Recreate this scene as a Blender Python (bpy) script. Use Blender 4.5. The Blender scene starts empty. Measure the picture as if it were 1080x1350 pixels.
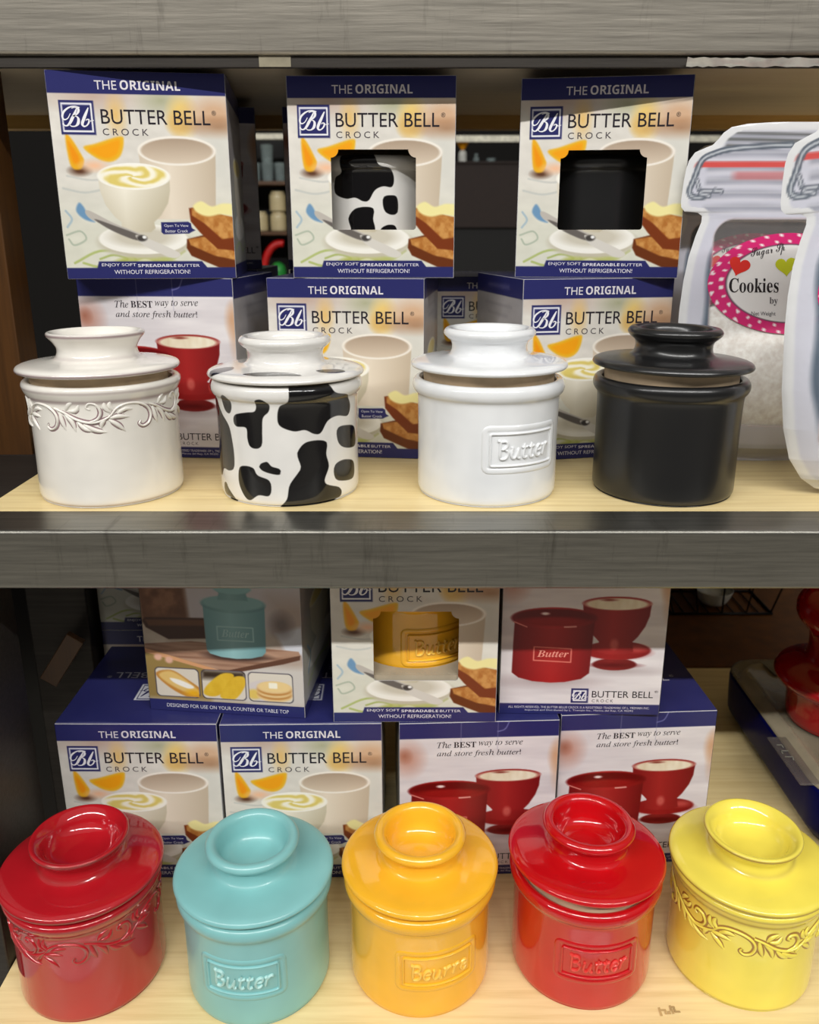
import bpy, bmesh, math, random
import numpy as np
from mathutils import Vector, Matrix

random.seed(4)
S = 0.01            # everything below is written in centimetres
OZ = 1.45           # camera height above the shop floor (metres)
C = bpy.context.scene.collection

# ------------------------------------------------------------------ camera
cam_d = bpy.data.cameras.new('camera'); cam = bpy.data.objects.new('camera', cam_d); C.objects.link(cam)
cam.location = (0, 0, OZ)
cam.rotation_euler = (math.radians(90 - 16.616), 0, 0)
cam_d.sensor_fit = 'HORIZONTAL'; cam_d.sensor_width = 36.0
cam_d.lens = 36.0 * 1089.5 / 1080.0
cam_d.shift_x = (540 - 542.97) / 1080.0
cam_d.shift_y = -(675 - 634.55) / 1080.0
cam_d.clip_start = 0.01
cam_d.dof.use_dof = True; cam_d.dof.focus_distance = 0.53; cam_d.dof.aperture_fstop = 14.0
bpy.context.scene.camera = cam

# ------------------------------------------------------------------ view, world, lamps
vs = bpy.context.scene.view_settings
vs.view_transform = 'Standard'; vs.look = 'None'; vs.gamma = 1.0; vs.exposure = 0.0; vs.use_curve_mapping = False

W = bpy.data.worlds.new('shop_ambience'); bpy.context.scene.world = W; W.use_nodes = True
nt = W.node_tree; nt.nodes.clear()
wo = nt.nodes.new('ShaderNodeOutputWorld'); bg = nt.nodes.new('ShaderNodeBackground')
tc = nt.nodes.new('ShaderNodeTexCoord'); sx = nt.nodes.new('ShaderNodeSeparateXYZ'); rp = nt.nodes.new('ShaderNodeValToRGB')
mr = nt.nodes.new('ShaderNodeMapRange')
nt.links.new(tc.outputs['Generated'], sx.inputs[0]); nt.links.new(sx.outputs[2], mr.inputs[0])
mr.inputs[1].default_value = -1; mr.inputs[2].default_value = 1
nt.links.new(mr.outputs[0], rp.inputs[0]); nt.links.new(rp.outputs[0], bg.inputs[0]); nt.links.new(bg.outputs[0], wo.inputs[0])
e = rp.color_ramp.elements
e[0].position = 0.0; e[0].color = (0.30, 0.27, 0.24, 1)
e[1].position = 1.0; e[1].color = (0.85, 0.83, 0.79, 1)
for pos, col in ((0.38, (0.20, 0.185, 0.165, 1)), (0.52, (0.13, 0.12, 0.11, 1)), (0.66, (0.42, 0.41, 0.385, 1))):
    k = e.new(pos); k.color = col
bg.inputs[1].default_value = 0.46

LAMP_W = 32.0
for i in range(5):                                   # a row of ceiling strip lights along the aisle
    l = bpy.data.lights.new('ceiling_strip_light', 'AREA'); l.shape = 'RECTANGLE'; l.size = 1.16; l.size_y = 0.055
    l.energy = LAMP_W; l.color = (1.0, 0.985, 0.955)
    o = bpy.data.objects.new('ceiling_strip_light', l); C.objects.link(o)
    o.location = ((i - 2) * 1.34 - 0.5, -1.68, OZ + 2.02)
    o.rotation_euler = (math.radians(45), 0, 0)

# ------------------------------------------------------------------ colour + material helpers
def lin(c):
    c = np.asarray(c, float) / 255.0
    return np.where(c <= 0.04045, c / 12.92, ((c + 0.055) / 1.055) ** 2.4)
def L4(c): return tuple(float(v) for v in lin(c)) + (1.0,)

def mat(name):
    m = bpy.data.materials.new(name); m.use_nodes = True
    return m, m.node_tree, m.node_tree.nodes['Principled BSDF']
def noise(t, scale, detail=3.0, stretch=(1, 1, 1), rough=0.55):
    co = t.nodes.new('ShaderNodeTexCoord'); mp = t.nodes.new('ShaderNodeMapping'); n = t.nodes.new('ShaderNodeTexNoise')
    mp.inputs['Scale'].default_value = stretch
    n.inputs['Scale'].default_value = scale; n.inputs['Detail'].default_value = detail; n.inputs['Roughness'].default_value = rough
    t.links.new(co.outputs['Object'], mp.inputs[0]); t.links.new(mp.outputs[0], n.inputs['Vector'])
    return n.outputs['Fac']
def ramp(t, fac, stops):
    r = t.nodes.new('ShaderNodeValToRGB'); el = r.color_ramp.elements
    el[0].position, el[0].color = stops[0][0], L4(stops[0][1]); el[1].position, el[1].color = stops[-1][0], L4(stops[-1][1])
    for p, c in stops[1:-1]:
        k = el.new(p); k.color = L4(c)
    t.links.new(fac, r.inputs[0]); return r.outputs[0]
def mixc(t, fac, a, b):
    m = t.nodes.new('ShaderNodeMix'); m.data_type = 'RGBA'
    t.links.new(fac, m.inputs[0])
    for s, v in ((m.inputs[6], a), (m.inputs[7], b)):
        if isinstance(v, tuple): s.default_value = v
        else: t.links.new(v, s)
    return m.outputs[2]
def bump(t, p, fac, strength, dist=0.001):
    b = t.nodes.new('ShaderNodeBump'); b.inputs['Strength'].default_value = strength; b.inputs['Distance'].default_value = dist
    t.links.new(fac, b.inputs['Height']); t.links.new(b.outputs[0], p.inputs['Normal'])

def plain(name, col, rough=0.5, metal=0.0, var=0.12, scale=60, coat=0.0, alpha=1.0):
    m, t, p = mat(name)
    n = noise(t, scale); c = np.array(col, float)
    out = ramp(t, n, ((0.3, c * (1 - var)), (0.7, np.minimum(c * (1 + var * .6), 255))))
    t.links.new(out, p.inputs['Base Color'])
    p.inputs['Roughness'].default_value = rough; p.inputs['Metallic'].default_value = metal
    p.inputs['Coat Weight'].default_value = coat; p.inputs['Alpha'].default_value = alpha
    return m
def glaze(name, col, rough=0.12, wear=None, spots=False, coat=0.6):
    """glazed stoneware; 'wear' tints the thin glaze on edges and in recesses, 'spots' paints the cow hide"""
    m, t, p = mat(name)
    c = np.array(col, float)
    out = ramp(t, noise(t, 35, 2), ((0.3, c * .965), (0.7, np.minimum(c * 1.02, 255))))
    if wear is not None:
        a = t.nodes.new('ShaderNodeAttribute'); a.attribute_name = 'wear'
        out = mixc(t, a.outputs['Fac'], out, L4(wear))
    if spots:
        a = t.nodes.new('ShaderNodeAttribute'); a.attribute_name = 'hide'
        r = t.nodes.new('ShaderNodeMapRange'); r.inputs[1].default_value = -0.03; r.inputs[2].default_value = 0.03
        r.inputs[3].default_value = 1; r.inputs[4].default_value = 0
        t.links.new(a.outputs['Fac'], r.inputs[0])
        out = mixc(t, r.outputs[0], out, L4((16, 15, 17)))
    t.links.new(out, p.inputs['Base Color'])
    p.inputs['Roughness'].default_value = rough
    p.inputs['Coat Weight'].default_value = coat; p.inputs['Coat Roughness'].default_value = min(rough * .6, .2)
    if coat == 0: p.inputs['Specular IOR Level'].default_value = .06
    return m
def printed(name, rough=0.28):
    m, t, p = mat(name)
    a = t.nodes.new('ShaderNodeAttribute'); a.attribute_name = 'print'
    t.links.new(a.outputs['Color'], p.inputs['Base Color'])
    p.inputs['Roughness'].default_value = rough; p.inputs['Specular IOR Level'].default_value = 0.35
    bump(t, p, noise(t, 900, 2), 0.03)
    return m
def film(name):
    m, t, p = mat(name)
    a = t.nodes.new('ShaderNodeAttribute'); a.attribute_name = 'print'
    t.links.new(a.outputs['Color'], p.inputs['Base Color']); t.links.new(a.outputs['Alpha'], p.inputs['Alpha'])
    p.inputs['Roughness'].default_value = 0.2
    bump(t, p, noise(t, 40, 3), 0.25, 0.004)
    return m
def glass(name, col, alpha=0.35, rough=0.1):
    m, t, p = mat(name)
    c = np.array(col, float)
    t.links.new(ramp(t, noise(t, 25, 3), ((0.3, c * .9), (0.7, np.minimum(c * 1.08, 255)))), p.inputs['Base Color'])
    p.inputs['Alpha'].default_value = alpha; p.inputs['Roughness'].default_value = rough; p.inputs['Coat Weight'].default_value = 0.5
    return m
def wood(name, dark, light, stretch=(1.2, 26, 26), scale=9, rough=0.38, coat=0.15):
    m, t, p = mat(name)
    n1 = noise(t, scale, 4, stretch, 0.6); n2 = noise(t, 3.0, 2, (1, 3, 3))
    c1 = ramp(t, n1, ((0.32, dark), (0.5, (np.array(dark) * .4 + np.array(light) * .6)), (0.68, light)))
    c2 = ramp(t, n2, ((0.3, np.array(light) * .96), (0.7, light)))
    mx = t.nodes.new('ShaderNodeMix'); mx.data_type = 'RGBA'; mx.inputs[0].default_value = 0.35
    t.links.new(c1, mx.inputs[6]); t.links.new(c2, mx.inputs[7]); t.links.new(mx.outputs[2], p.inputs['Base Color'])
    p.inputs['Roughness'].default_value = rough; p.inputs['Coat Weight'].default_value = coat; p.inputs['Coat Roughness'].default_value = 0.25
    bump(t, p, n1, 0.05, 0.0005)
    return m
def steel(name, col, rough=0.3, metal=0.9, scuff=(70, 66, 60)):
    m, t, p = mat(name)
    c = np.array(col, float)
    a = ramp(t, noise(t, 14, 4, (1, 30, 30), .65), ((0.3, c * .88), (0.7, np.minimum(c * 1.1, 255))))
    sc = noise(t, 9, 5, (9, 1, 1.2), .7); s2 = noise(t, 4.5, 2)
    r = t.nodes.new('ShaderNodeMapRange'); r.inputs[1].default_value = .58; r.inputs[2].default_value = .76
    t.links.new(sc, r.inputs[0])
    mul = t.nodes.new('ShaderNodeMath'); mul.operation = 'MULTIPLY'; t.links.new(r.outputs[0], mul.inputs[0]); t.links.new(s2, mul.inputs[1])
    t.links.new(mixc(t, mul.outputs[0], a, L4(scuff)), p.inputs['Base Color'])
    p.inputs['Metallic'].default_value = metal; p.inputs['Roughness'].default_value = rough
    bump(t, p, noise(t, 30, 3, (1, 14, 14)), 0.12, 0.0006)
    return m

M = dict(
    deck=wood('pale_pine_laminate', (220, 192, 130), (247, 226, 172)),
    underside=wood('shelf_underside', (226, 208, 176), (240, 224, 196)),
    dark_wood=wood('dark_stained_wood', (62, 38, 15), (92, 58, 24), stretch=(26, 26, 1.2)),
    tan_wood=wood('tan_wood', (190, 150, 84), (212, 172, 104)),
    brown_panel=plain('brown_panel', (36, 21, 15), .7),
    black_panel=plain('black_panel', (9, 8, 8), .7),
    lip=steel('brushed_steel', (130, 128, 121), .33),
    flange=steel('brushed_steel_flange', (150, 146, 140), .2),
    top_lip=steel('scuffed_steel', (168, 162, 151), .33, .8),
    post=steel('dark_steel', (62, 58, 54), .45, .6),
    card=plain('white_card_edge', (196, 194, 196), .6, var=.05),
    lining=plain('grey_board', (176, 164, 142), .75, var=.06),
    print=printed('printed_carton'),
    bisque=plain('unglazed_rim', (206, 182, 150), .8, var=.08),
    clear=film('printed_clear_film'),
    flour=plain('cookie_mix', (252, 245, 236), .9, var=.10, scale=240),
    white=glaze('white_glaze', (234, 236, 238), coat=.3),
    antique=glaze('antique_white_glaze', (234, 230, 222), wear=(150, 128, 130), coat=.3),
    cow=glaze('cow_glaze', (230, 228, 224), spots=True),
    black=glaze('black_satin_glaze', (24, 24, 25), .3, coat=.25),
    red_vine=glaze('barn_red_glaze', (176, 24, 34), .10, wear=(122, 52, 46)),
    aqua=glaze('aqua_satin_glaze', (132, 192, 192), .3, coat=.3),
    orange=glaze('golden_glaze', (250, 186, 46), .10),
    red=glaze('bright_red_glaze', (196, 14, 22), .08),
    yellow=glaze('lemon_glaze', (246, 228, 92), .14, wear=(150, 112, 50)),
    dark_red=glaze('deep_red_glaze', (150, 8, 14), .08),
    navy=glaze('navy_glaze', (8, 11, 70), .3, coat=0),
    lid_film=glass('clear_plastic_lid', (172, 162, 138), .6, .25),
    tumbler=glass('tumbler_glass', (150, 165, 165), .5, .08),
    cream=glaze('cream_glaze', (206, 190, 148), .3),
    wire=plain('black_wire', (18, 16, 15), .4, .5),
    chrome=plain('pale_rail', (214, 210, 192), .35, .3),
    paper=plain('grey_paper', (120, 118, 108), .7),
    funnel=plain('amber_plastic', (226, 150, 20), .35),
    bottle=plain('white_plastic', (214, 214, 206), .4),
    redring=plain('red_plastic', (206, 22, 22), .35),
    green=plain('green_foil', (40, 150, 60), .35),
    tape=plain('clear_tape', (170, 162, 140), .3, alpha=.75),
    stamp=plain('faded_ink', (196, 166, 112), .8),
    wall=plain('dark_wall', (15, 12, 10), .9), floor=plain('shop_floor', (206, 200, 188), .4),
)

# ------------------------------------------------------------------ mesh helpers
def mesh_obj(name, V, F, m, parent=None, smooth=True, loc=None, attrs=None, colors=None, fm=None):
    me = bpy.data.meshes.new(name)
    V = np.asarray(V, float) * S
    me.from_pydata(V.tolist(), [], F)
    for mm in (m if isinstance(m, (list, tuple)) else [m]): me.materials.append(mm)
    if smooth: me.polygons.foreach_set('use_smooth', [True] * len(me.polygons))
    if fm is not None: me.polygons.foreach_set('material_index', fm)
    for k, a in (attrs or {}).items():
        at = me.attributes.new(k, 'FLOAT', 'POINT'); at.data.foreach_set('value', np.asarray(a, np.float32))
    if colors is not None:
        at = me.color_attributes.new('print', 'FLOAT_COLOR', 'POINT'); at.data.foreach_set('color', np.asarray(colors, np.float32).ravel())
    me.update()
    o = bpy.data.objects.new(name, me); C.objects.link(o)
    if parent is not None: o.parent = parent
    if loc is not None: o.location = wl(loc) if parent is None else Vector(loc) * S
    return o
def wl(p): return Vector((p[0] * S, p[1] * S, p[2] * S + OZ))
def thing(name, label, cat, loc, rotz=0.0, group=None):
    o = bpy.data.objects.new(name, None); C.objects.link(o); o.empty_display_size = .02
    o.location = wl(loc); o.rotation_euler = (0, 0, math.radians(rotz)); return tag(o, label, cat, group)
def tag(o, label, cat, group=None):
    o['label'] = label; o['category'] = cat
    if group: o['group'] = group
    return o
def struct(o): o['kind'] = 'structure'; return o
def dup(root, loc, rotz=0.0, label=None, group=None, rescale=None):
    r = root.copy(); C.objects.link(r); r.location = wl(loc); r.rotation_euler = (0, 0, math.radians(rotz))
    if label: r['label'] = label
    if group: r['group'] = group
    if rescale: r.scale = (rescale,) * 3
    for ch in list(root.children):
        c = ch.copy(); C.objects.link(c); c.parent = r
        for g in list(ch.children):
            d = g.copy(); C.objects.link(d); d.parent = c
    return r

def box_vf(x0, x1, y0, y1, z0, z1, bev=0.0, seg=2):
    bm = bmesh.new(); bmesh.ops.create_cube(bm, size=1)
    for v in bm.verts:
        v.co = Vector((x0 + (v.co.x + .5) * (x1 - x0), y0 + (v.co.y + .5) * (y1 - y0), z0 + (v.co.z + .5) * (z1 - z0)))
    if bev: bmesh.ops.bevel(bm, geom=bm.edges[:], offset=bev, segments=seg, affect='EDGES', profile=.5)
    bm.verts.index_update(); V = [tuple(v.co) for v in bm.verts]; F = [tuple(v.index for v in f.verts) for f in bm.faces]; bm.free()
    return V, F
def join(parts):
    V, F = [], []
    for v, f in parts:
        n = len(V); V += [tuple(p) for p in v]; F += [tuple(i + n for i in q) for q in f]
    return V, F
def smooth_path(P, n=8, closed=False):
    P = np.asarray(P, float); N = len(P); out = []
    rng = range(N) if closed else range(N - 1)
    for i in rng:
        p0 = P[(i - 1) % N] if closed or i > 0 else 2 * P[0] - P[1]
        p1, p2 = P[i], P[(i + 1) % N]
        p3 = P[(i + 2) % N] if closed or i + 2 < N else 2 * P[-1] - P[-2]
        for k in range(n):
            t = k / n
            out.append(.5 * (2 * p1 + (p2 - p0) * t + (2 * p0 - 5 * p1 + 4 * p2 - p3) * t * t + (3 * p1 - p0 - 3 * p2 + p3) * t ** 3))
    if not closed: out.append(P[-1])
    return np.array(out)
def lathe(prof, seg=112, n=4, close_bottom=True, sub=True):
    """revolve (r, z) points; returns verts, faces and the profile parameter per vertex"""
    P = smooth_path(prof, n) if sub else np.asarray(prof, float)
    P[:, 0] = np.maximum(P[:, 0], 0.0)
    a = np.linspace(0, 2 * np.pi, seg, endpoint=False)
    V = np.stack([P[:, 0][:, None] * np.sin(a), -P[:, 0][:, None] * np.cos(a), np.repeat(P[:, 1][:, None], seg, 1)], -1).reshape(-1, 3)
    F = []
    for i in range(len(P) - 1):
        for j in range(seg):
            k = (j + 1) % seg
            F.append((i * seg + j, i * seg + k, (i + 1) * seg + k, (i + 1) * seg + j))
    return V, F, P, a
def tube(path, r, seg=8, closed=False):
    P = np.asarray(path, float); N = len(P); V = []; F = []
    up0 = Vector((0.13, 0.31, 0.94)).normalized()
    for i in range(N):
        t = Vector(P[(i + 1) % N] - P[i - 1]) if closed else Vector(P[min(i + 1, N - 1)] - P[max(i - 1, 0)])
        t.normalize(); s = t.cross(up0)
        if s.length < .05: s = t.cross(Vector((1, 0, 0)))
        s.normalize(); u = s.cross(t)
        rr = r[i] if hasattr(r, '__len__') else r
        for k in range(seg):
            an = 2 * math.pi * k / seg
            V.append(tuple(Vector(P[i]) + (s * math.cos(an) + u * math.sin(an)) * rr))
    for i in range(N if closed else N - 1):
        j = (i + 1) % N
        for k in range(seg):
            l = (k + 1) % seg; F.append((i * seg + k, i * seg + l, j * seg + l, j * seg + k))
    if not closed:
        F.append(tuple(range(seg - 1, -1, -1))); F.append(tuple((N - 1) * seg + k for k in range(seg)))
    return V, F

# ------------------------------------------------------------------ lettering (Blender's own built-in faces)
def _uni(s, U, Lw):
    out = ''
    for c in s:
        if 'A' <= c <= 'Z': out += chr(U + ord(c) - 65)
        elif 'a' <= c <= 'z': out += chr(Lw + ord(c) - 97)
        else: out += c
    return out.replace(chr(0x1D455), '\u210e')
STY = {'sans': lambda s: s, 'bold': lambda s: _uni(s, 0x1D5D4, 0x1D5EE), 'ital': lambda s: _uni(s, 0x1D434, 0x1D44E),
       'serifb': lambda s: _uni(s, 0x1D400, 0x1D41A), 'boldit': lambda s: _uni(s, 0x1D468, 0x1D482), 'fine': lambda s: ''.join({'B': '\u212c', 'b': '\U0001D4B7'}.get(c, c) for c in s), 'script': lambda s: _uni(s, 0x1D4D0, 0x1D4EA)}
_tc = {}
def glyphs(s, style='sans', space=1.0, off=0.0):
    key = (s, style, space, off)
    if key not in _tc:
        cu = bpy.data.curves.new('lettering', 'FONT'); cu.body = STY[style](s); cu.size = 1.0; cu.space_character = space
        cu.offset = off; cu.resolution_u = 3; cu.fill_mode = 'FRONT'
        o = bpy.data.objects.new('lettering', cu); C.objects.link(o)
        me = o.to_mesh(); V = np.array([v.co[:2] for v in me.vertices]).reshape(-1, 2); F = [tuple(p.vertices) for p in me.polygons]
        o.to_mesh_clear(); bpy.data.objects.remove(o); bpy.data.curves.remove(cu)
        _tc[key] = (V - V.min(0), F, V.max(0) - V.min(0))
    return _tc[key]
def run(segs):
    """several styles on one line; returns verts, faces, size (baseline taken from the tallest capital)"""
    V, F, x = [], [], 0.0
    for s, st in segs:
        v, f, d = glyphs(s, st); n = len(V)
        V += [(p[0] + x, p[1]) for p in v]; F += [tuple(i + n for i in q) for q in f]; x += d[0] + .28
    V = np.array(V); return V, F, V.max(0)

# ------------------------------------------------------------------ printed artwork painter
BW, BH, BD = 11.2, 12.89, 11.2
AH = BH / BW
class Art:
    def __init__(s, nx=225, base=(224, 220, 212), ah=AH, seed=1):
        s.ah = ah; s.nx = nx; s.ny = int(nx * ah)
        x = np.linspace(0, 1, s.nx); t = np.linspace(0, 1, s.ny)
        s.x, s.t = np.meshgrid(x, t); s.y = s.t * ah
        s.c = np.ones(s.x.shape + (3,)) * np.array(base, float); s.tx = []
        s.rng = np.random.RandomState(seed)
    def blend(s, m, col):
        col = np.asarray(col, float); m = m[..., None] if m.ndim == 2 else m
        s.c = s.c * (1 - m) + col * m
    def grad(s, a, b, u):
        return np.asarray(a, float) * (1 - u[..., None]) + np.asarray(b, float) * u[..., None]
    def cov(s, d, soft=.004): return np.clip(.5 - d / soft, 0, 1)
    def d_ell(s, cx, ct, rx, rt):
        ry = rt * s.ah; q = np.sqrt(((s.x - cx) / rx) ** 2 + ((s.y - ct * s.ah) / ry) ** 2)
        return (q - 1) * min(rx, ry)
    def d_poly(s, pts):
        P = np.asarray(pts, float).copy(); P[:, 1] *= s.ah
        d = np.full(s.x.shape, 9.); ins = np.zeros(s.x.shape, bool)
        for i in range(len(P)):
            a, b = P[i], P[i - 1]; ex, ey = b - a
            wx, wy = s.x - a[0], s.y - a[1]
            h = np.clip((wx * ex + wy * ey) / (ex * ex + ey * ey + 1e-12), 0, 1)
            d = np.minimum(d, (wx - ex * h) ** 2 + (wy - ey * h) ** 2)
            c = ((a[1] > s.y) != (b[1] > s.y)) & (s.x < (b[0] - a[0]) * (s.y - a[1]) / (b[1] - a[1] + 1e-12) + a[0])
            ins ^= c
        d = np.sqrt(d); return np.where(ins, -d, d)
    def d_line(s, pts):
        P = np.asarray(pts, float).copy(); P[:, 1] *= s.ah; d = np.full(s.x.shape, 9.)
        for a, b in zip(P[:-1], P[1:]):
            e = b - a; h = np.clip(((s.x - a[0]) * e[0] + (s.y - a[1]) * e[1]) / (e @ e + 1e-12), 0, 1)
            d = np.minimum(d, np.hypot(s.x - a[0] - e[0] * h, s.y - a[1] - e[1] * h))
        return d
    def ell(s, cx, ct, rx, rt, col, soft=.005, k=1.): s.blend(k * s.cov(s.d_ell(cx, ct, rx, rt), soft), col)
    def poly(s, pts, col, soft=.005, k=1., curve=False):
        if curve: pts = smooth_path(pts, 5, True)
        s.blend(k * s.cov(s.d_poly(pts), soft), col)
    def line(s, pts, w, col, soft=.004, k=1., curve=True):
        if curve and len(pts) > 2: pts = smooth_path(pts, 5)
        s.blend(k * s.cov(s.d_line(pts) - w, soft), col)
    def rect(s, x0, t0, x1, t1, col, soft=.003, k=1., r=0.0):
        cx, cy = (x0 + x1) / 2, (t0 + t1) / 2 * s.ah; hx, hy = (x1 - x0) / 2 - r, (t1 - t0) / 2 * s.ah - r
        qx, qy = np.abs(s.x - cx) - hx, np.abs(s.y - cy) - hy
        d = np.hypot(np.maximum(qx, 0), np.maximum(qy, 0)) + np.minimum(np.maximum(qx, qy), 0) - r
        s.blend(k * s.cov(d, soft), col)
    def noise(s, fx, fy, octs=3):
        out = np.zeros(s.x.shape); amp = 1.
        for o in range(octs):
            gx, gy = max(2, int(fx * 2 ** o)) + 2, max(2, int(fy * 2 ** o)) + 2
            g = s.rng.rand(gy, gx); u = s.x * (gx - 2); v = s.t * (gy - 2)
            i, j = u.astype(int), v.astype(int); fu, fv = u - i, v - j
            fu = fu * fu * (3 - 2 * fu); fv = fv * fv * (3 - 2 * fv)
            out += amp * ((g[j, i] * (1 - fu) + g[j, i + 1] * fu) * (1 - fv) + (g[j + 1, i] * (1 - fu) + g[j + 1, i + 1] * fu) * fv - .5); amp *= .5
        return out
    # lettering: x0..x1 in widths, baseline and height in fractions of the face height
    def text(s, segs, x0, x1, tb, th, col, style='sans', space=1.0, off=0.0, flip=False):
        if isinstance(segs, str): v, f, d = glyphs(segs, style, space, off)
        else: v, f, d = run(segs)
        v = np.array(v, float); v = v / np.maximum(d, 1e-6)
        xx = x0 + v[:, 0] * (x1 - x0); tt = tb - v[:, 1] * th
        if flip: xx = x0 + x1 - xx; tt = (tb - th) + tb - tt
        s.tx.append((np.stack([xx, tt], 1), f, col))
    def build(s, name, w, h, m, parent, loc, frame='front', hole=None):
        nx, ny = s.nx, s.ny
        X = s.x.copy(); T = s.t.copy()
        idx = np.arange(nx * ny).reshape(ny, nx)
        keep = np.ones((ny - 1, nx - 1), bool)
        if hole is not None:
            d = hole(s.x, s.y)
            cx, cy = (s.x[:-1, :-1] + s.x[1:, 1:]) / 2, (s.y[:-1, :-1] + s.y[1:, 1:]) / 2
            keep = hole(cx, cy) > 0
            gy, gx = np.gradient(d); n = np.hypot(gx, gy) + 1e-9; cell = 1 / (nx - 1)
            mv = np.abs(d) < cell * .75
            X = np.where(mv, X - d * gx / n, X); T = np.where(mv, T - d * gy / n / s.ah, T)
        q = np.stack([idx[:-1, :-1], idx[1:, :-1], idx[1:, 1:], idx[:-1, 1:]], -1)[keep]
        P2 = [np.stack([X.ravel(), T.ravel()], 1)]; F = [tuple(r) for r in q.tolist()]
        col = [np.concatenate([lin(s.c.reshape(-1, 3)), np.ones((nx * ny, 1))], 1)]; dep = [np.zeros(nx * ny)]
        n = nx * ny
        for v, f, c in s.tx:
            P2.append(v); F += [tuple(i + n for i in p) for p in f]; n += len(v)
            col.append(np.tile(np.array(L4(c)), (len(v), 1))); dep.append(np.full(len(v), .012))
        P2 = np.concatenate(P2); col = np.concatenate(col); dep = np.concatenate(dep)
        xx = (P2[:, 0] - .5) * w; zz = (1 - P2[:, 1]) * h
        if frame == 'front': V = np.stack([xx, -dep, zz], 1)
        elif frame == 'right': V = np.stack([dep, xx, zz], 1)
        elif frame == 'left': V = np.stack([-dep, -xx, zz], 1)
        elif frame == 'top': V = np.stack([xx, zz - h / 2, dep], 1)
        return mesh_obj(name, V, F, m, parent, smooth=False, loc=loc, colors=col)

MONO = (([(258, 150), (215, 140), (160, 150), (110, 185), (88, 225), (92, 255), (112, 262), (140, 245), (165, 205)], (.012, .016, .022, .030, .030, .024, .018, .014, .010)),
        ([(228, 160), (205, 205), (175, 255), (150, 295), (120, 318), (95, 312), (86, 296)], (.016, .034, .044, .036, .020, .020, .026)),
        ([(180, 158), (215, 148), (242, 160), (240, 190), (215, 218), (185, 228)], (.012, .016, .034, .036, .018, .012)),
        ([(185, 228), (220, 232), (236, 255), (228, 295), (200, 320), (165, 322), (146, 306)], (.012, .016, .036, .042, .020, .014, .012)),
        ([(338, 150), (318, 190), (290, 245), (268, 295), (276, 319), (300, 318), (325, 295), (335, 265), (318, 256), (304, 268)], (.014, .034, .044, .040, .026, .018, .024, .026, .014, .012)),
        ([(335, 266), (355, 272), (380, 264)], (.012, .012, .010)))
def monogram():
    V, F = [], []
    for pts, w in MONO:
        P = smooth_path([((x - 60) / 330, (y - 85) / 315) for x, y in pts], 6); ww = np.interp(np.linspace(0, 1, len(P)), np.linspace(0, 1, len(w)), w)
        T = np.gradient(P, axis=0); T /= np.linalg.norm(T, axis=1)[:, None] + 1e-9; N = np.stack([-T[:, 1], T[:, 0]], 1); n = len(V)
        for p, q, r in zip(P, N, ww): V += [tuple(p + q * r), tuple(p - q * r)]
        for i in range(len(P) - 1): a = n + 2 * i; F.append((a, a + 1, a + 3, a + 2))
    return np.array(V), F
NAVY = (44, 46, 102); INK = (40, 36, 44); PALE = (226, 222, 228)
def logo(a, x0, t0, x1, t1, flip=False, inv=False):
    bgc, fg = (NAVY, (238, 238, 244)) if not inv else ((225, 226, 234), NAVY)
    a.rect(x0, t0, x1, t1, bgc); g = .012
    a.rect(x0 + g, t0 + g, x1 - g, t1 - g, fg); a.rect(x0 + g * 1.7, t0 + g * 1.7, x1 - g * 1.7, t1 - g * 1.7, bgc)
    w = x1 - x0; h = t1 - t0
    v, f = monogram()
    if flip: v = 1 - v
    a.tx.append((np.stack([x0 + v[:, 0] * w, t0 + v[:, 1] * h], 1), f, fg))

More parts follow.
